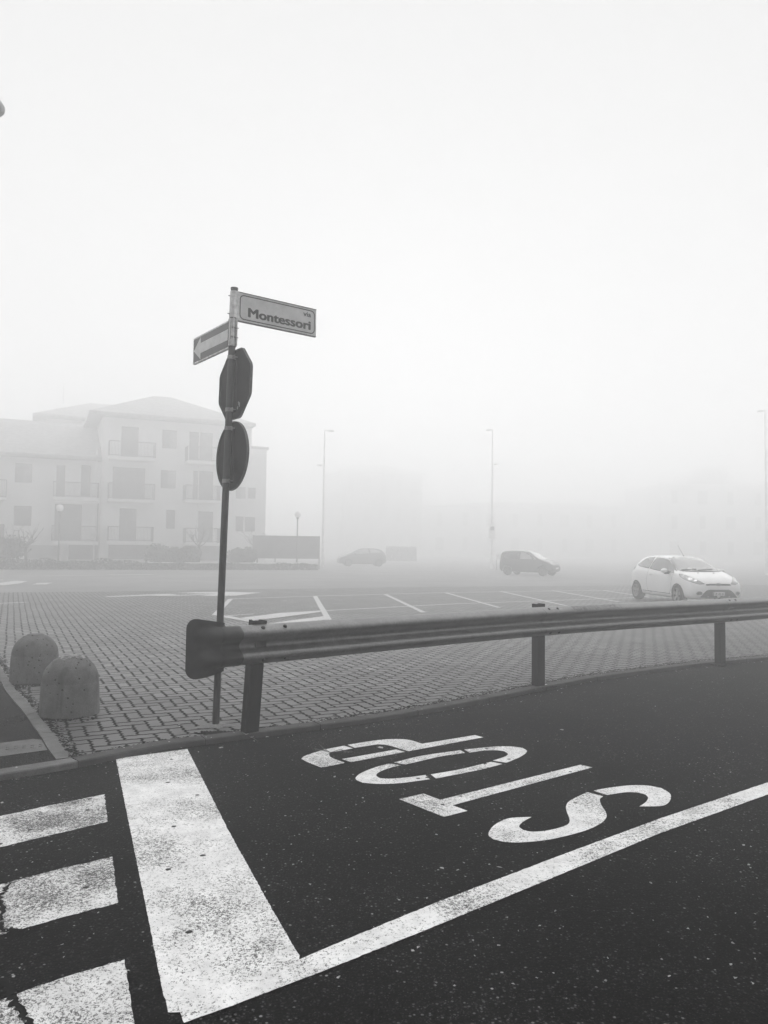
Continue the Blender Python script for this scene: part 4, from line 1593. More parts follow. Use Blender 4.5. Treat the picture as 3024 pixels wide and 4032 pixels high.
BOXY = [(-1.63, .42, .62, .90, .62, .50), (-1.61, .30, .82, 1.12, .71, .58), (-1.55, .22, .91, 1.34, .74, .59), (-1.44, .20, .92, 1.42, .752, .585), (-1.2, .195, .92, 1.445, .755, .585), (-.8, .19, .92, 1.455, .755, .585), (-.2, .18, .91, 1.455, .755, .585), (.22, .18, .90, 1.42, .755, .575),
        (.55, .18, .895, 1.20, .755, .60), (.88, .18, .885, .975, .755, .64), (1.2, .19, .84, .905, .75, .60), (1.48, .21, .74, .82, .725, .55), (1.63, .25, .62, .72, .67, .5), (1.69, .31, .52, .62, .56, .42), (1.70, .36, .50, .58, .50, .36)]
f2 = Vector((0.824, -0.566, 0)).normalized()
s2 = Vector((-f2.y, f2.x, 0))
nr2 = G(1999, 2264)
nr2 = Vector((nr2.x, nr2.y, 0))
c2c = nr2 + s2 * 0.65 + f2 * 1.10
d_car = thing('parked_car', c2c, 'small boxy dark hatchback in the fog turned to the right', 'car', 'cars standing in the car park', atan2(f2.y, f2.x))
bd, bv = car_body(BOXY, 'body', m_dark, d_car, (-1.10, 1.10), 0.30, 0.70)
for wx in (-1.10, 1.10):
    for sy in (-1, 1):
        wheel(d_car, wx, sy * 0.655, sy, 0.268, 0.16, m_steelrim)
for sy in (-1, 1):
    d = (0, -sy, 0)
    side = lambda a, b: (a, 0, b)
    cast_panel(bv, [(.72, .955), (.45, 1.17), (.16, 1.335), (-.28, 1.355), (-.30, .955)], side, d, 0.004, m_glass_dark, 'side_window', d_car)
    cast_panel(bv, [(-.40, .955), (-.38, 1.355), (-1.12, 1.34), (-1.30, 1.22), (-1.34, .98)], side, d, 0.004, m_glass_side, 'side_window', d_car)
    dg_ = Vector((-1, 0, 0))
    cast_panel(bv, [(sy * .30, .66), (sy * .56, .66), (sy * .60, .76), (sy * .32, .74)], lambda a, b: (0, a, b), dg_, 0.006, m_reflector, 'headlight', d_car)
    cast_panel(bv, [(sy * .36, .97), (sy * .60, .97), (sy * .58, 1.0), (sy * .36, 1.0)], lambda a, b: (0, a, b), (1, 0, 0), 0.006, m_steelrim, 'tail_lamp', d_car)
    mb = MB()
    ell(mb, (.55, sy * .83, .98), (.06, .09, .06))
    mb.obj('mirror', m_dark, d_car, smooth=60, world=False)
cast_panel(bv, [(-.62, .97), (0, .965), (.62, .97), (.54, 1.20), (.49, 1.345), (0, 1.365), (-.49, 1.345), (-.54, 1.20)], lambda a, b: (0, a, b), (-1, 0, 0), 0.004, glass('pale_windscreen', 0.55), 'windscreen', d_car, cuts=3)
cast_panel(bv, [(-.5, 1.03), (.5, 1.03), (.46, 1.30), (-.46, 1.30)], lambda a, b: (0, a, b), (1, 0, 0), 0.004, m_glass_dark, 'rear_window', d_car)
cast_panel(bv, [(-.22, .40), (.22, .40), (.22, .50), (-.22, .50)], lambda a, b: (0, a, b), (-1, 0, 0), 0.01, m_plate, 'number_plate', d_car)

# far dark car, side on, facing left
f3 = Vector((-0.985, -0.17, 0)).normalized()
c3 = G(1430, 2229)
c3 = Vector((c3.x, min(c3.y, 66), 0))
c3.x = (1430 - CX) / F_PX * c3.y
t_car = thing('parked_car', c3, 'distant dark hatchback almost lost in the fog, facing left', 'car', 'cars standing in the car park', atan2(f3.y, f3.x))
hatchback(t_car, plain('dull_grey_car_paint', 0.14, 0.4, 0.4, 0.1, 3, obj=True), m_steelrim, m_glass, m_glass_dark, False)

# ------------------------------------------------------------------ apartment building
m_wall = plain('pale_render', 0.88, 0.9, 0.1, 0.1, 0.5)
m_wall2 = plain('pale_render_wing', 0.85, 0.9, 0.1, 0.1, 0.5)
m_roof = plain('dull_roof_tiles', 0.36, 0.85, 0.15, 0.2, 3)
m_shut = plain('dark_shutters', 0.20, 0.6, 0.3, 0.2, 5)
m_recess = plain('loggia_wall', 0.30, 0.9, 0.1, 0.1, 2)
m_railing = plain('railing_paint', 0.2, 0.5, 0.3, 0.1, 5)
m_win = glass('window_glass', 0.3)
m_slabw = plain('white_balcony_slab', 0.85, 0.8, 0.1, 0.08, 3)
m_base = plain('grey_base_wall', 0.42, 0.9, 0.1, 0.15, 1)

FO = AT(392, 2150, 54.0)
FO.z = 0
FU = Vector((0.91, 0.415, 0)).normalized()
FN = Vector((FU.y, -FU.x, 0))           # outward, toward the car park


def fac(px, py, off=0.0):
    d = ray(px, py)
    o = FO + FN * off
    t = (o - EYE).dot(FN) / d.dot(FN)
    p = EYE + d * t
    return (p - FO).dot(FU), p.z


FM = Matrix((FU, -FN, Vector((0, 0, 1)))).transposed()   # columns: along, inward, up


def fbox(mb, s0, s1, z0, z1, out0, out1):
    """box on the facade from out0 to out1 in front of it"""
    c = FO + FU * (s0 + s1) / 2 + FN * (out0 + out1) / 2 + Vector((0, 0, (z0 + z1) / 2))
    return mb.box(c, (abs(s1 - s0), abs(out1 - out0), abs(z1 - z0)), FM)


apt = thing('apartment_building', FO, 'pale three storey apartment building with balconies and low hipped roofs in the fog', 'building')
zev = fac(700, 1668)[1]
zev = fac(990, 1678, 1.0)[1]
ZPK = fac(617, 1560, -6.0)[1]
SR = fac(985, 2000)[0]
SL = -26.0
mb = MB()
fbox(mb, 0.0, SR, 0.0, zev, -12.0, 0.0)
mb.obj('wall', m_wall, apt)
SE_ = fac(1046, 2000)[0]
ZSE = fac(1046, 1770)[1]
mb = MB()
fbox(mb, SR + 0.01, SE_, 0.0, ZSE, -10.0, -0.004)
mb.obj('wall', m_wall2, apt)
mb = MB()
zwing = fac(200, 1800, 0.4)[1] - 0.02
fbox(mb, SL, -0.02, 0.0, zwing, -11.0, -0.6)
mb.obj('wall', m_wall2, apt)
# rear block rising behind the wing
mb = MB()
R0_ = FN * -9.0
sA_, sB_ = fac(180, 1650, -12.0)[0], 1.5
ZRE, ZRP = fac(200, 1642, -11.0)[1], fac(249, 1578, -16.5)[1]
c = FO + FU * (sA_ + sB_) / 2 + FN * -16.5 + Vector((0, 0, ZRE / 2))
mb.box(c, (sB_ - sA_, 9.0, ZRE), FM)
mb.obj('wall', m_wall2, apt)


def hip(mb, s0, s1, o0, o1, z0, z1, ridge=0.3, th=0.22, over=1.0):
    """low hipped roof; o0 is the front edge (out), o1 the back"""
    s0 -= over
    s1 += over
    o0 += over
    o1 -= over
    P_ = lambda s, o_, z: FO + FU * s + FN * o_ + Vector((0, 0, z))
    L_, D_ = s1 - s0, o0 - o1
    a, b = s0 + L_ * ridge, s1 - L_ * ridge
    om = (o0 + o1) / 2
    v = [P_(s0, o0, z0), P_(s1, o0, z0), P_(s1, o1, z0), P_(s0, o1, z0), P_(s0, o0, z0 + th), P_(s1, o0, z0 + th), P_(s1, o1, z0 + th), P_(s0, o1, z0 + th), P_(a, om, z1), P_(b, om, z1)]
    return mb.add(v, [(0, 1, 2, 3), (0, 1, 5, 4), (1, 2, 6, 5), (2, 3, 7, 6), (3, 0, 4, 7), (4, 5, 9, 8), (5, 6, 9), (6, 7, 8, 9), (7, 4, 8)])


mb = MB()
hip(mb, SR - 3.0, SE_, -0.3, -10.0, ZSE + 0.01, ZSE + 0.9, 0.4, 0.2, 0.2)
hip(mb, 0.0, fac(1008, 1672, 1.0)[0] - 1.0, 0.0, -12.0, zev + 0.01, ZPK, 0.44)
rf = mb.obj('roof', m_roof, apt)
mb = MB()
hip(mb, sA_, sB_ + 4, -12.0, -21.0, ZRE + 0.01, ZRP, 0.42)
mb.obj('roof', m_roof, apt)
mb = MB()
P_ = lambda s, o_, z: FO + FU * s + FN * o_ + Vector((0, 0, z))
ZW0, ZW1 = fac(200, 1800, 0.4)[1], fac(150, 1668, -6.5)[1]
vs = [P_(SL, 0.4, ZW0), P_(-0.04, 0.4, ZW0), P_(-0.04, -6.5, ZW1), P_(SL, -6.5, ZW1), P_(-0.04, -11.6, ZW0 + .5), P_(SL, -11.6, ZW0 + .5)]
vs2 = [v + Vector((0, 0, 0.2)) for v in vs]
mb.add(vs + vs2, [(0, 1, 2, 3), (3, 2, 4, 5), (6, 7, 8, 9), (9, 8, 10, 11), (0, 1, 7, 6), (1, 2, 8, 7), (2, 4, 10, 8), (4, 5, 11, 10), (5, 3, 9, 11), (3, 0, 6, 9)])
mb.obj('roof', m_roof, apt)
AS_ = fac(249, 1578, -16.5)[0]
MB().tube([P_(AS_, -16.5, ZRP - 0.3), P_(AS_, -16.5, ZRP + 1.6)], 0.03, 6).obj('aerial', m_railing, apt)
MB().tube([P_(-0.35, 0.0, 8.3), P_(-0.35, -0.4, 0.2)], 0.06, 8).obj('downpipe', m_slabw, apt)
MB().tube([P_(SR - 4.0, 0.08, zev), P_(SR - 4.0, 0.08, 0.2)], 0.05, 8).obj('downpipe', m_slabw, apt)
MB().tube([P_(-10.6, -0.52, 8.3), P_(-10.6, -0.52, 0.2)], 0.06, 8).obj('downpipe', m_slabw, apt)

W1 = lambda x, y: (x * 0.42194, 1550 + y * 0.42194)      # zoomed views used for measuring
W2 = lambda x, y: (600 + x * 0.4822, 1650 + y * 0.4822)


def rect(fn, x0, y0, x1, y1, off=0.0):
    a, b = fn(x0, (y0 + y1) / 2), fn(x1, (y0 + y1) / 2)
    c, d = fn((x0 + x1) / 2, y0), fn((x0 + x1) / 2, y1)
    return fac(*a, off)[0], fac(*b, off)[0], fac(*d, off)[1], fac(*c, off)[1]


def window(fn, x0, y0, x1, y1, off=0.0, shut=(0, 1), name='window'):
    """shut: part of the width covered by a dark shutter leaf"""
    s0, s1, z0, z1 = rect(fn, x0, y0, x1, y1, off)
    mb = MB()
    fbox(mb, s0, s1, z0, z1, off + 0.002, off + 0.02)
    w = mb.obj(name, m_win, apt)
    mb = MB()
    for a, b, c_, d_ in ((s0 - .06, s0, z0 - .06, z1 + .06), (s1, s1 + .06, z0 - .06, z1 + .06), (s0, s1, z1, z1 + .06), (s0, s1, z0 - .08, z0)):
        fbox(mb, a, b, c_, d_, off + 0.002, off + 0.06)
    mb.obj('frame', m_slabw, w)
    if shut:
        mb = MB()
        a = s0 + (s1 - s0) * shut[0]
        b = s0 + (s1 - s0) * shut[1]
        nl = max(6, int((z1 - z0) / 0.12))
        for k in range(nl):
            za = z0 + (z1 - z0) * k / nl
            fbox(mb, a, b, za, za + (z1 - z0) / nl * 0.86, off + 0.03, off + 0.075 + 0.01 * (k % 2))
        mb.obj('shutter', m_shut, w)
    return w


def balcony(fn, x0, x1, ytop, yslab0, yslab1, off=0.0, depth=1.25, name='balcony', dense=0.10):
    s0, s1, z0, z1 = rect(fn, x0, yslab0, x1, yslab1, off + depth)
    _, _, _, zt = rect(fn, x0, ytop, x1, yslab0, off + depth)
    mb = MB()
    fbox(mb, s0, s1, z0, z1, off + 0.003, off + depth)
    b = mb.obj(name, m_slabw, apt)
    mb = MB()
    o_ = off + depth - 0.06
    fbox(mb, s0 + .03, s1 - .03, zt - 0.05, zt, o_ - 0.03, o_ + 0.03)
    fbox(mb, s0 + .03, s1 - .03, z1 + 0.07, z1 + 0.11, o_ - 0.02, o_ + 0.02)
    n = int((s1 - s0) / dense)
    for k in range(n + 1):
        s = s0 + .05 + (s1 - s0 - .1) * k / n
        fbox(mb, s - 0.010, s + 0.010, z1, zt - 0.05, o_ - 0.01, o_ + 0.01)
    for s in (s0 + .05, s1 - .05):
        n2 = int(depth / dense)
        for k in range(n2):
            oo = off + 0.05 + (depth - .12) * k / n2
            fbox(mb, s - 0.010, s + 0.010, z1, zt - 0.05, oo - 0.01, oo + 0.01)
        fbox(mb, s - .02, s + .02, zt - 0.05, zt, off + 0.003, o_ - 0.03)
    mb.obj('railing', m_railing, b)
    return s0, s1, z0, z1


def panel(fn, x0, y0, x1, y1, mat, name, off=0.0, th=0.05):
    s0, s1, z0, z1 = rect(fn, x0, y0, x1, y1, off)
    mb = MB()
    fbox(mb, s0, s1, z0, z1, off + 0.004, off + th)
    return mb.obj(name, mat, apt)


# main block, first bay of balconies
window(W1, 1130, 310, 1290, 590, name='balcony_door')
balcony(W1, 1015, 1460, 445, 590, 620)
window(W1, 1050, 690, 1350, 985, name='balcony_door')
balcony(W1, 1010, 1450, 835, 985, 1012, dense=0.07)
window(W1, 1112, 1072, 1270, 1375, name='balcony_door')
balcony(W1, 1005, 1436, 1240, 1378, 1405)
panel(W1, 1010, 1412, 1425, 1545, m_shut, 'garage_door')
window(W1, 1512, 340, 1648, 512, shut=(0, .5))
window(W1, 1500, 716, 1640, 884, shut=(0, .45))
window(W1, 1550, 1086, 1630, 1260)
# second bay
window(W2, 300, 110, 490, 335, shut=(0, .4), name='balcony_door')
balcony(W2, 285, 560, 225, 345, 368)
window(W2, 330, 425, 492, 660, name='balcony_door')
balcony(W2, 268, 560, 540, 662, 685, dense=0.07)
window(W2, 368, 755, 490, 1005, name='balcony_door')
balcony(W2, 268, 562, 890, 1010, 1030)
window(W2, 680, 555, 760, 650, shut=(0, .5))
window(W2, 780, 560, 840, 650)
window(W2, 678, 795, 740, 916)
window(W2, 755, 800, 835, 918)
panel(W2, 290, 1035, 560, 1150, m_base, 'base_wall')
# left wing
window(W1, 140, 650, 300, 830, -0.6, (0, .5))
window(W1, 130, 1048, 293, 1232, -0.6)
window(W1, 525, 668, 605, 962, -0.6, name='balcony_door')
window(W1, 755, 668, 842, 962, -0.6, name='balcony_door')
panel(W1, 607, 668, 753, 962, m_slabw, 'balcony_wall', -0.6)
balcony(W1, 490, 926, 825, 968, 998, -0.6, 1.2, dense=0.08)
s0, s1, z0, z1 = rect(W1, 500, 1003, 915, 1022, 0.5)
mb = MB()
fbox(mb, s0, s1, z0, z1, 0.15, 0.55)
mb.obj('awning_box', m_slabw, apt)
window(W1, 508, 1030, 760, 1372, -0.6, name='balcony_door')
balcony(W1, 475, 916, 1232, 1378, 1408, -0.6, 1.2, dense=0.08)
s0, s1, z0, z1 = rect(W1, 903, 1022, 917, 1378, 0.5)
mb = MB()
fbox(mb, s0, s1, z0, z1, 0.40, 0.52)
mb.obj('pillar', m_railing, apt)
panel(W1, 640, 1412, 912, 1548, m_shut, 'garage_door', -0.6)
panel(W1, 240, 1415, 560, 1540, m_base, 'base_wall', -0.6)
balcony(W1, -250, 60, 795, 965, 985, -0.6, 1.2)
panel(W1, -200, 660, -20, 960, m_shut, 'balcony_door', -0.6)
panel(W1, -200, 1215, 40, 1380, m_shut, 'balcony_door', -0.6)

# ------------------------------------------------------------------ planting in front of the building
m_hedge = plain('grey_hedge_leaves', 0.07, 0.8, 0.15, 0.45, 3)
m_bark = plain('bare_bark', 0.07, 0.9, 0.1, 0.3, 8)
m_bush = plain('bush_leaves', 0.05, 0.8, 0.15, 0.45, 4)


def leaf_cloud(mb, inside, n, size, rng):
    for _ in range(n):
        c = inside(rng)
        if c is None:
            continue
        a = Vector((rng.gauss(0, 1), rng.gauss(0, 1), rng.gauss(0, 1))).normalized()
        b = a.orthogonal().normalized()
        c2_ = a.cross(b)
        s = size * rng.uniform(0.5, 1.4)
        mb.add([c - b * s, c - c2_ * s * 0.5, c + b * s, c + c2_ * s * 0.5], [(0, 1, 2, 3)])


rb = random.Random(21)
# low planted wall along the far side
WL, WRt = AT(-200, 2244, 43.0), AT(1250, 2243, 50.0)
WL.z = WRt.z = 0
wd = (WRt - WL).normalized()
wn = Vector((wd.y, -wd.x, 0))
pw = thing('planter_wall', (WL + WRt) / 2, 'long low planted wall running across in front of the apartment building', 'wall')
Lw = (WRt - WL).length
Mw_ = Matrix((wd, -wn, Vector((0, 0, 1)))).transposed()
MB().bbox((WL + WRt) / 2 + Vector((0, 0, 0.20)) - wn * 0.3, (Lw, 0.6, 0.44), 0.02, Mw_).obj('wall', m_base, pw)
MB().bbox((WL + WRt) / 2 + wd * Lw * 0.22 + Vector((0, 0, 0.445)) - wn * 0.3, (Lw * 0.55, 0.66, 0.04), 0.01, Mw_).obj('coping', m_slabw, pw)
mb = MB()


def in_hedge(r):
    s = r.uniform(0, Lw)
    hh = 0.58 + 0.07 * sin(s * 1.7) + 0.05 * sin(s * 4.1)
    if s > Lw * 0.5:
        hh *= 0.72
    return WL + wd * s + wn * r.uniform(-0.02, 0.16) + Vector((0, 0, r.uniform(0.0, hh)))


leaf_cloud(mb, in_hedge, 15000, 0.055, rb)
tag(mb.obj('foliage', m_hedge, pw), None, None, None, 'stuff')


def bush(px, Y, w, h, label, seed, lobes=6):
    r = random.Random(seed)
    c0 = AT(px, 2200, Y)
    c0.z = 0
    o = thing('bush', c0, label, 'bush', 'bushes in front of the apartment building')
    mb = MB()
    L_ = [(r.uniform(-.32, .32) * w, r.uniform(-.25, .25) * w, r.uniform(.35, .62) * h, r.uniform(.24, .36) * w) for _ in range(lobes)]

    def ins(q):
        lx, ly, lz, lr = q.choice(L_)
        d = Vector((q.gauss(0, 1), q.gauss(0, 1), q.gauss(0, 1))).normalized() * lr * q.uniform(0.55, 1.06)
        d.z *= h / w * 0.95
        z = lz + d.z
        if z < 0.05:
            z = q.uniform(0.05, 0.4)
        return c0 + Vector((lx + d.x, ly + d.y, min(z, h * 1.06)))
    leaf_cloud(mb, ins, 5200, 0.075, r)
    mb.obj('crown', m_bush, o)
    mb = MB()
    for k in range(5):
        a = r.uniform(0, 6.3)
        mb.tube([c0 + Vector((0.1 * cos(a), 0.1 * sin(a), -0.05)), c0 + Vector((0.25 * w * cos(a), .25 * w * sin(a), .5 * h))], [0.05, 0.02], 6)
    mb.obj('trunk', m_bark, o)
    return o


bush(8, 44.5, 2.7, 2.35, 'large dark rounded bush at the left end of the planter wall', 3, 8)
bush(652, 48.5, 2.1, 1.75, 'left one of two clipped bushes touching each other before the balconies', 4)
bush(728, 49, 1.9, 1.7, 'right one of two clipped bushes touching each other, beside a bare tree', 5)
bush(958, 49.5, 1.75, 1.72, 'rounded bush between the sign post and the dark fence panel', 6)


def bare_tree(px, Y, h, label, seed, spread=1.2, trunk=0.075):
    r = random.Random(seed)
    c0 = AT(px, 2200, Y)
    c0.z = 0.0
    o = thing('bare_tree', c0, label, 'tree', 'small bare trees in front of the apartment building')
    mt = MB()
    top = c0 + Vector((r.uniform(-.1, .1), 0, h * 0.52))
    mt.tube([c0 + Vector((0, 0, -0.1)), c0 + Vector((0.02, 0, h * 0.25)), top], [trunk * 1.2, trunk, trunk * 0.95], 9)
    mt.obj('trunk', m_bark, o, smooth=50)
    mb = MB()

    def grow(p, d, ln, rad, lev):
        pts, rs = [p], [rad]
        n = 5
        for k in range(n):
            d = (d + Vector((r.gauss(0, .14), r.gauss(0, .14), 0.10 if lev else 0.16))).normalized()
            p = p + d * ln / n
            pts.append(p)
            rs.append(rad * (1 - 0.75 * (k + 1) / n))
        mb.tube(pts, rs, 6)
        if lev < 2:
            for k in range(3 if lev == 0 else 2):
                i = r.randint(2, n)
                dd = (d + Vector((r.gauss(0, .7), r.gauss(0, .7), r.gauss(0.1, .4)))).normalized()
                grow(pts[i], dd, ln * r.uniform(.35, .6), rs[i] * 0.75 + 0.004, lev + 1)
    nb = 7
    for k in range(nb):
        a = 2 * pi * k / nb + r.uniform(-.3, .3)
        grow(top - Vector((0, 0, r.uniform(0, .18))), Vector((cos(a) * spread, sin(a) * spread, r.uniform(.15, .8))).normalized(), h * r.uniform(.34, .5), trunk * 0.55, 0)
    mb.obj('crown', m_bark, o, smooth=60)
    return o


bare_tree(100, 45.5, 2.9, 'small bare tree with spreading branches beside the large bush', 11, 1.5)
bare_tree(783, 50, 3.0, 'small bare tree with upright thin branches near the clipped bushes', 12, 0.7, 0.06)
bare_tree(1012, 53, 2.9, 'faint small bare tree with wide branches above the dark fence panel', 13, 1.6, 0.05)

# dark panel fence
pa, pb_ = AT(995, 2200, 51.5), AT(1257, 2205, 52.5)
pa.z = pb_.z = 0
fd_ = (pb_ - pa).normalized()
fn_ = Vector((fd_.y, -fd_.x, 0))
Mf_ = Matrix((fd_, -fn_, Vector((0, 0, 1)))).transposed()
Lf = (pb_ - pa).length
fo = thing('panel_fence', (pa + pb_) / 2, 'plain dark panel fence standing behind the right globe lamp', 'fence')
m_fence = plain('dark_fence_panel', 0.12, 0.7, 0.2, 0.2, 2)
for k in range(3):
    MB().bbox(pa + fd_ * Lf * (k + .5) / 3 + Vector((0, 0, 1.48)), (Lf / 3 - 0.05, 0.05, 1.55), 0.01, Mf_).obj('panel', m_fence, fo)
for k in range(4):
    MB().bbox(pa + fd_ * Lf * k / 3 + Vector((0, 0, 1.1)) - fn_ * 0.06, (0.07, 0.07, 2.35), 0.01, Mf_).obj('post', m_fence, fo)

# globe lamps
m_globe = plain('white_globe', 0.85, 0.35, 0.5, 0.03, 4)
m_lpost = plain('lamp_post_paint', 0.06, 0.5, 0.3, 0.2, 8)


def globe_lamp(px, py, Y, label, first=None):
    c = AT(px, py, Y)
    if first is not None:
        return dup(first, (c.x, c.y, c.z - GLZ), label)
    o = thing('globe_lamp', (c.x, c.y, 0), label, 'street lamp', 'globe lamps in front of the apartment building')
    mb = MB()
    ell(mb, (0, 0, c.z), (.215, .215, .215), 28)
    mb.obj('globe', m_globe, o, smooth=80, world=False)
    MB().lathe([(0.0, c.z - .20), (.10, c.z - .20), (.10, c.z - .26), (.05, c.z - .30), (.042, c.z - .33), (.045, 0.6), (.06, .55), (.07, -0.6)], 14).obj('pole', m_lpost, o, smooth=50, world=False)
    return o


c_ = AT(236, 2000, 46.5)
GLZ = c_.z
g1 = globe_lamp(236, 2000, 46.5, 'white globe lamp on a thin post before the left balconies')
globe_lamp(1172, 2026, 52, 'white globe lamp on a thin post in front of the dark fence panel', g1)

# tall lighting masts
m_mast = plain('mast_paint', 0.85, 0.5, 0.3, 0.2, 4)


def mast(px, py, Y, heads, label, panel_=None):
    top = AT(px, py, Y)
    o = thing('lamp_mast', (top.x, top.y, 0), label, 'street lamp', 'tall lighting masts in the car park')
    MB().lathe([(0.11, -0.2), (0.11, 1.2), (0.085, 1.25), (0.05, top.z)], 12).obj('pole', m_mast, o, smooth=50, world=False)
    for (dx, pyh, L_) in heads:
        z = AT(px, pyh, Y).z
        sgn = 1 if dx > 0 else -1
        mb = MB()
        mb.tube([(0, 0, z), (sgn * L_ * 0.4, 0, z + 0.04)], 0.035, 8)
        mb.bbox((sgn * L_ * 0.68, 0, z + 0.02), (L_ * 0.62, 0.28, 0.14), 0.04)
        mb.obj('lamp_head', m_mast, o, smooth=40, world=False)
    if panel_:
        z0_, z1_ = AT(px, panel_[1], Y).z, AT(px, panel_[0], Y).z
        s_ = MB().bbox((0.0, -0.14, (z0_ + z1_) / 2), (0.52, 0.04, z1_ - z0_), 0.01).obj('sign', plain('white_sign_board', 0.9, obj=True), o, world=False)
        MB().box((0.0, -0.163, z1_ - 0.42), (0.30, 0.004, 0.30)).obj('sign_field', m_alloy, s_, world=False)
    return o


mast(1278, 1690, 58, [(1, 1697, 0.72), (-1, 1833, 0.55)], 'tall thin lighting mast with two heads beyond the dark fence panel')
mast(1939, 1690, 60, [(-1, 1694, 0.5), (1, 1828, 0.4)], 'tall lighting mast carrying a pale sign behind the boxy dark hatchback', (2060, 2120))
mast(3012, 1612, 52, [(-1, 1620, 0.5)], 'tall lighting mast at the right edge beyond the white hatchback')

# lantern whose rim shows at the top left corner
lc = AT(-28, 425, 8.6)
sl_ = thing('street_lamp', (lc.x - 1.1, lc.y + 0.3, 0), 'grey street lantern just reaching into the upper left corner', 'street lamp')
m_lan = plain('pale_lantern', 0.30, 0.5, 0.4, 0.2, 10)
MB().lathe([(0, 0.17), (.03, .165), (.05, .13), (.09, .085), (.125, .03), (.128, 0.0), (.122, -.03), (.09, -.065), (.04, -.075), (0, -.076)], 28, Matrix.Translation(lc)).obj('lamp_head', m_lan, sl_, smooth=40)
px_ = Vector((lc.x - 1.1, lc.y + 0.3, 0))
MB().tube([px_, px_ + Vector((0, 0, 4.0)), px_ + Vector((0, 0, lc.z - 0.2)), px_ + Vector((0.25, -0.07, lc.z + 0.22)), px_ + Vector((0.8, -0.22, lc.z + 0.27)), lc + Vector((0, 0, 0.15))], [0.07, 0.06, 0.05, 0.03, 0.03, 0.025], 12).obj('pole', m_lpost, sl_, smooth=50)

# ------------------------------------------------------------------ far buildings and shrubs deep in the fog
def far_block(px0, px1, Y, ztop, label, rows, cols, mat, roof=None, skew=0.0, depth=12, cornice=False):
    a, b = AT(px0, 2160, Y), AT(px1, 2160, Y + skew)
    a.z = b.z = 0
    u = (b - a).normalized()
    n = Vector((u.y, -u.x, 0))
    L_ = (b - a).length
    Mx = Matrix((u, -n, Vector((0, 0, 1)))).transposed()
    o = thing('house', (a + b) / 2, label, 'building', 'buildings far off in the fog')
    MB().box((a + b) / 2 - n * depth / 2 + Vector((0, 0, ztop / 2)), (L_, depth, ztop), Mx).obj('wall', mat, o)
    if roof:
        P2 = lambda s, q, z: a + u * s - n * q + Vector((0, 0, z))
        z0_, z1_ = ztop + 0.01, ztop + roof
        v = [P2(-.8, -.8, z0_), P2(L_ + .8, -.8, z0_), P2(L_ + .8, depth + .8, z0_), P2(-.8, depth + .8, z0_), P2(L_ * .3, depth / 2, z1_), P2(L_ * .75, depth / 2, z1_)]
        MB().add(v, [(0, 1, 2, 3), (0, 1, 5, 4), (1, 2, 5), (2, 3, 4, 5), (3, 0, 4)]).obj('roof', m_roof, o)
    if cornice:
        MB().box((a + b) / 2 + n * 0.15 + Vector((0, 0, ztop + 0.08)), (L_ + .6, 0.9, 0.3), Mx).obj('cornice', m_slabw, o)
    fl = ztop / rows
    for rr in range(rows):
        for cc in range(cols):
            s = L_ * (cc + .5) / cols
            w_ = 1.0 if (cc + rr) % 3 else 1.7
            h_ = fl * 0.52
            win = MB().box(a + u * s + n * 0.05 + Vector((0, 0, fl * (rr + .52))), (w_, 0.14, h_), Mx).obj('window', m_shut, o)
    return o


far_block(1345, 1660, 140, 15.6, 'hazy block with a sloping roof far behind the distant dark hatchback', 3, 5, m_base, 2.2, 6)
far_block(1680, 2560, 148, 9.6, 'long low hazy row of houses behind the boxy dark hatchback', 2, 9, m_wall2, 1.6, 4)
far_block(2600, 3250, 124, 12.4, 'pale flat roofed hazy house with light cornice behind the white hatchback', 3, 6, m_wall2, None, 5, 12, True)
r_ = random.Random(5)
hb = AT(1580, 2212, 88)
hb.z = 0
hd = thing('hedge', hb, 'dim squared hedge standing to the right of the distant dark hatchback', 'hedge')
mb = MB()
leaf_cloud(mb, lambda q: hb + Vector((q.uniform(-1.75, 1.75), q.uniform(-.5, .5), q.uniform(0.02, 1.6 + .12 * sin(q.random() * 6)))), 5000, 0.085, r_)
mb.obj('foliage', m_bush, hd)
# pale board left of the boxy hatchback
nb = AT(1967, 2193, 56)
o = thing('notice_board', (nb.x, nb.y, 0), 'small pale board on two posts just left of the boxy dark hatchback', 'board')
MB().bbox((0, 0, nb.z), (.46, .05, .36), .01).obj('panel', m_plate, o, world=False)
for sx_ in (-.2, .2):
    MB().tube([(sx_, .04, -0.05), (sx_, .04, nb.z + .1)], .025, 8).obj('post', m_lpost, o, world=False)
# dome shaped tree over the right hand house
tc = AT(2790, 1870, 142)
to_ = thing('tree', (tc.x, tc.y, 0), 'dim round tree top rising behind the pale flat roofed house', 'tree')
mb = MB()
leaf_cloud(mb, lambda q: tc + Vector((q.gauss(0, 1), q.gauss(0, 1), q.gauss(0, .6))) * 1.5 + Vector((0, 0, -0.6)), 6000, 0.2, r_)
mb.obj('crown', m_bush, to_)
MB().tube([(tc.x, tc.y, 0), (tc.x, tc.y, tc.z)], [.25, .12], 8).obj('trunk', m_bark, to_)

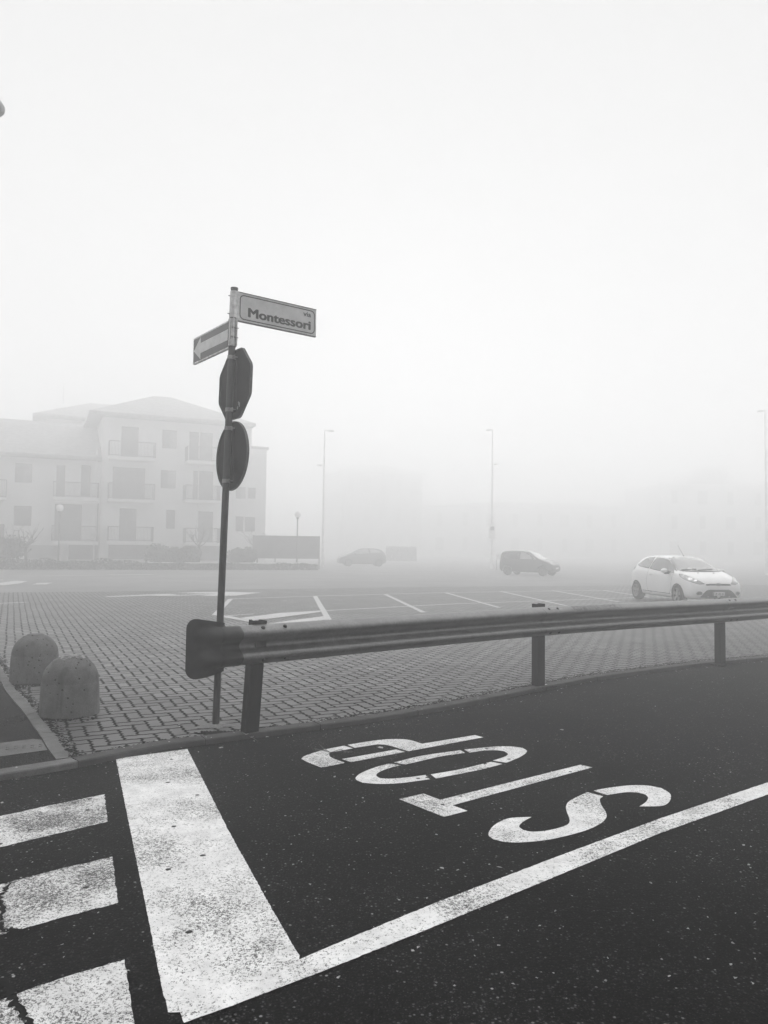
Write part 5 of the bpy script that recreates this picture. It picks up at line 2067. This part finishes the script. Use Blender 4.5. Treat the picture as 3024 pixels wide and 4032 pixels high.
# ------------------------------------------------------------------ air, sky, sun
SIG, ANI, SUN_EL, SUN_E, SKY_UNI, SKY_MIX, EXPO, SUN_A = 0.0225, 0.62, 12.0, 1.5, 2.2, 0.98, 1.42, 150
hz = NT('fog')
hz.t.nodes.remove(hz.b)
pv = hz.n('ShaderNodeVolumePrincipled')
pv.inputs['Density'].default_value = SIG
pv.inputs['Anisotropy'].default_value = ANI
pv.inputs['Color'].default_value = (0.99, 0.99, 0.99, 1)
hz.t.links.new(pv.outputs[0], [n_ for n_ in hz.t.nodes if n_.type == 'OUTPUT_MATERIAL'][0].inputs['Volume'])
haze = MB().box((0, 70, 8.3), (2 * GX + 40, 320, 18.8)).obj('haze', hz.mat)
tag(haze, 'pale even fog filling the whole place', 'fog', None, 'stuff')

w = bpy.data.worlds.new('World')
sc.world = w
w.use_nodes = True
nt = w.node_tree
sky = nt.nodes.new('ShaderNodeTexSky')
sky.sky_type = 'NISHITA'
sky.sun_disc = False
sky.sun_elevation = radians(SUN_EL)
sky.sun_rotation = radians(0)
bw = nt.nodes.new('ShaderNodeRGBToBW')
nt.links.new(sky.outputs[0], bw.inputs[0])
mx = nt.nodes.new('ShaderNodeMix')
mx.data_type = 'FLOAT'
mx.inputs[0].default_value = SKY_MIX
nt.links.new(bw.outputs[0], mx.inputs[2])
mx.inputs[3].default_value = SKY_UNI      # even overcast over the clear sky
bg = nt.nodes['Background']
bg.inputs[1].default_value = 0.1
nt.links.new(mx.outputs[0], bg.inputs[0])
sl = bpy.data.lights.new('sun', 'SUN')
sl.energy = SUN_E
sl.angle = radians(SUN_A)
so = bpy.data.objects.new('sun', sl)
COL.objects.link(so)
so.rotation_euler = (radians(-(90 - SUN_EL)), 0, 0)
so.location = (0, 40, 40)

sc.cycles.volume_bounces = 24
sc.cycles.max_bounces = 28
sc.view_settings.view_transform = 'Standard'
sc.view_settings.look = 'None'
sc.view_settings.exposure = EXPO
sc.view_settings.gamma = 1.0
sc.view_settings.use_curve_mapping = False
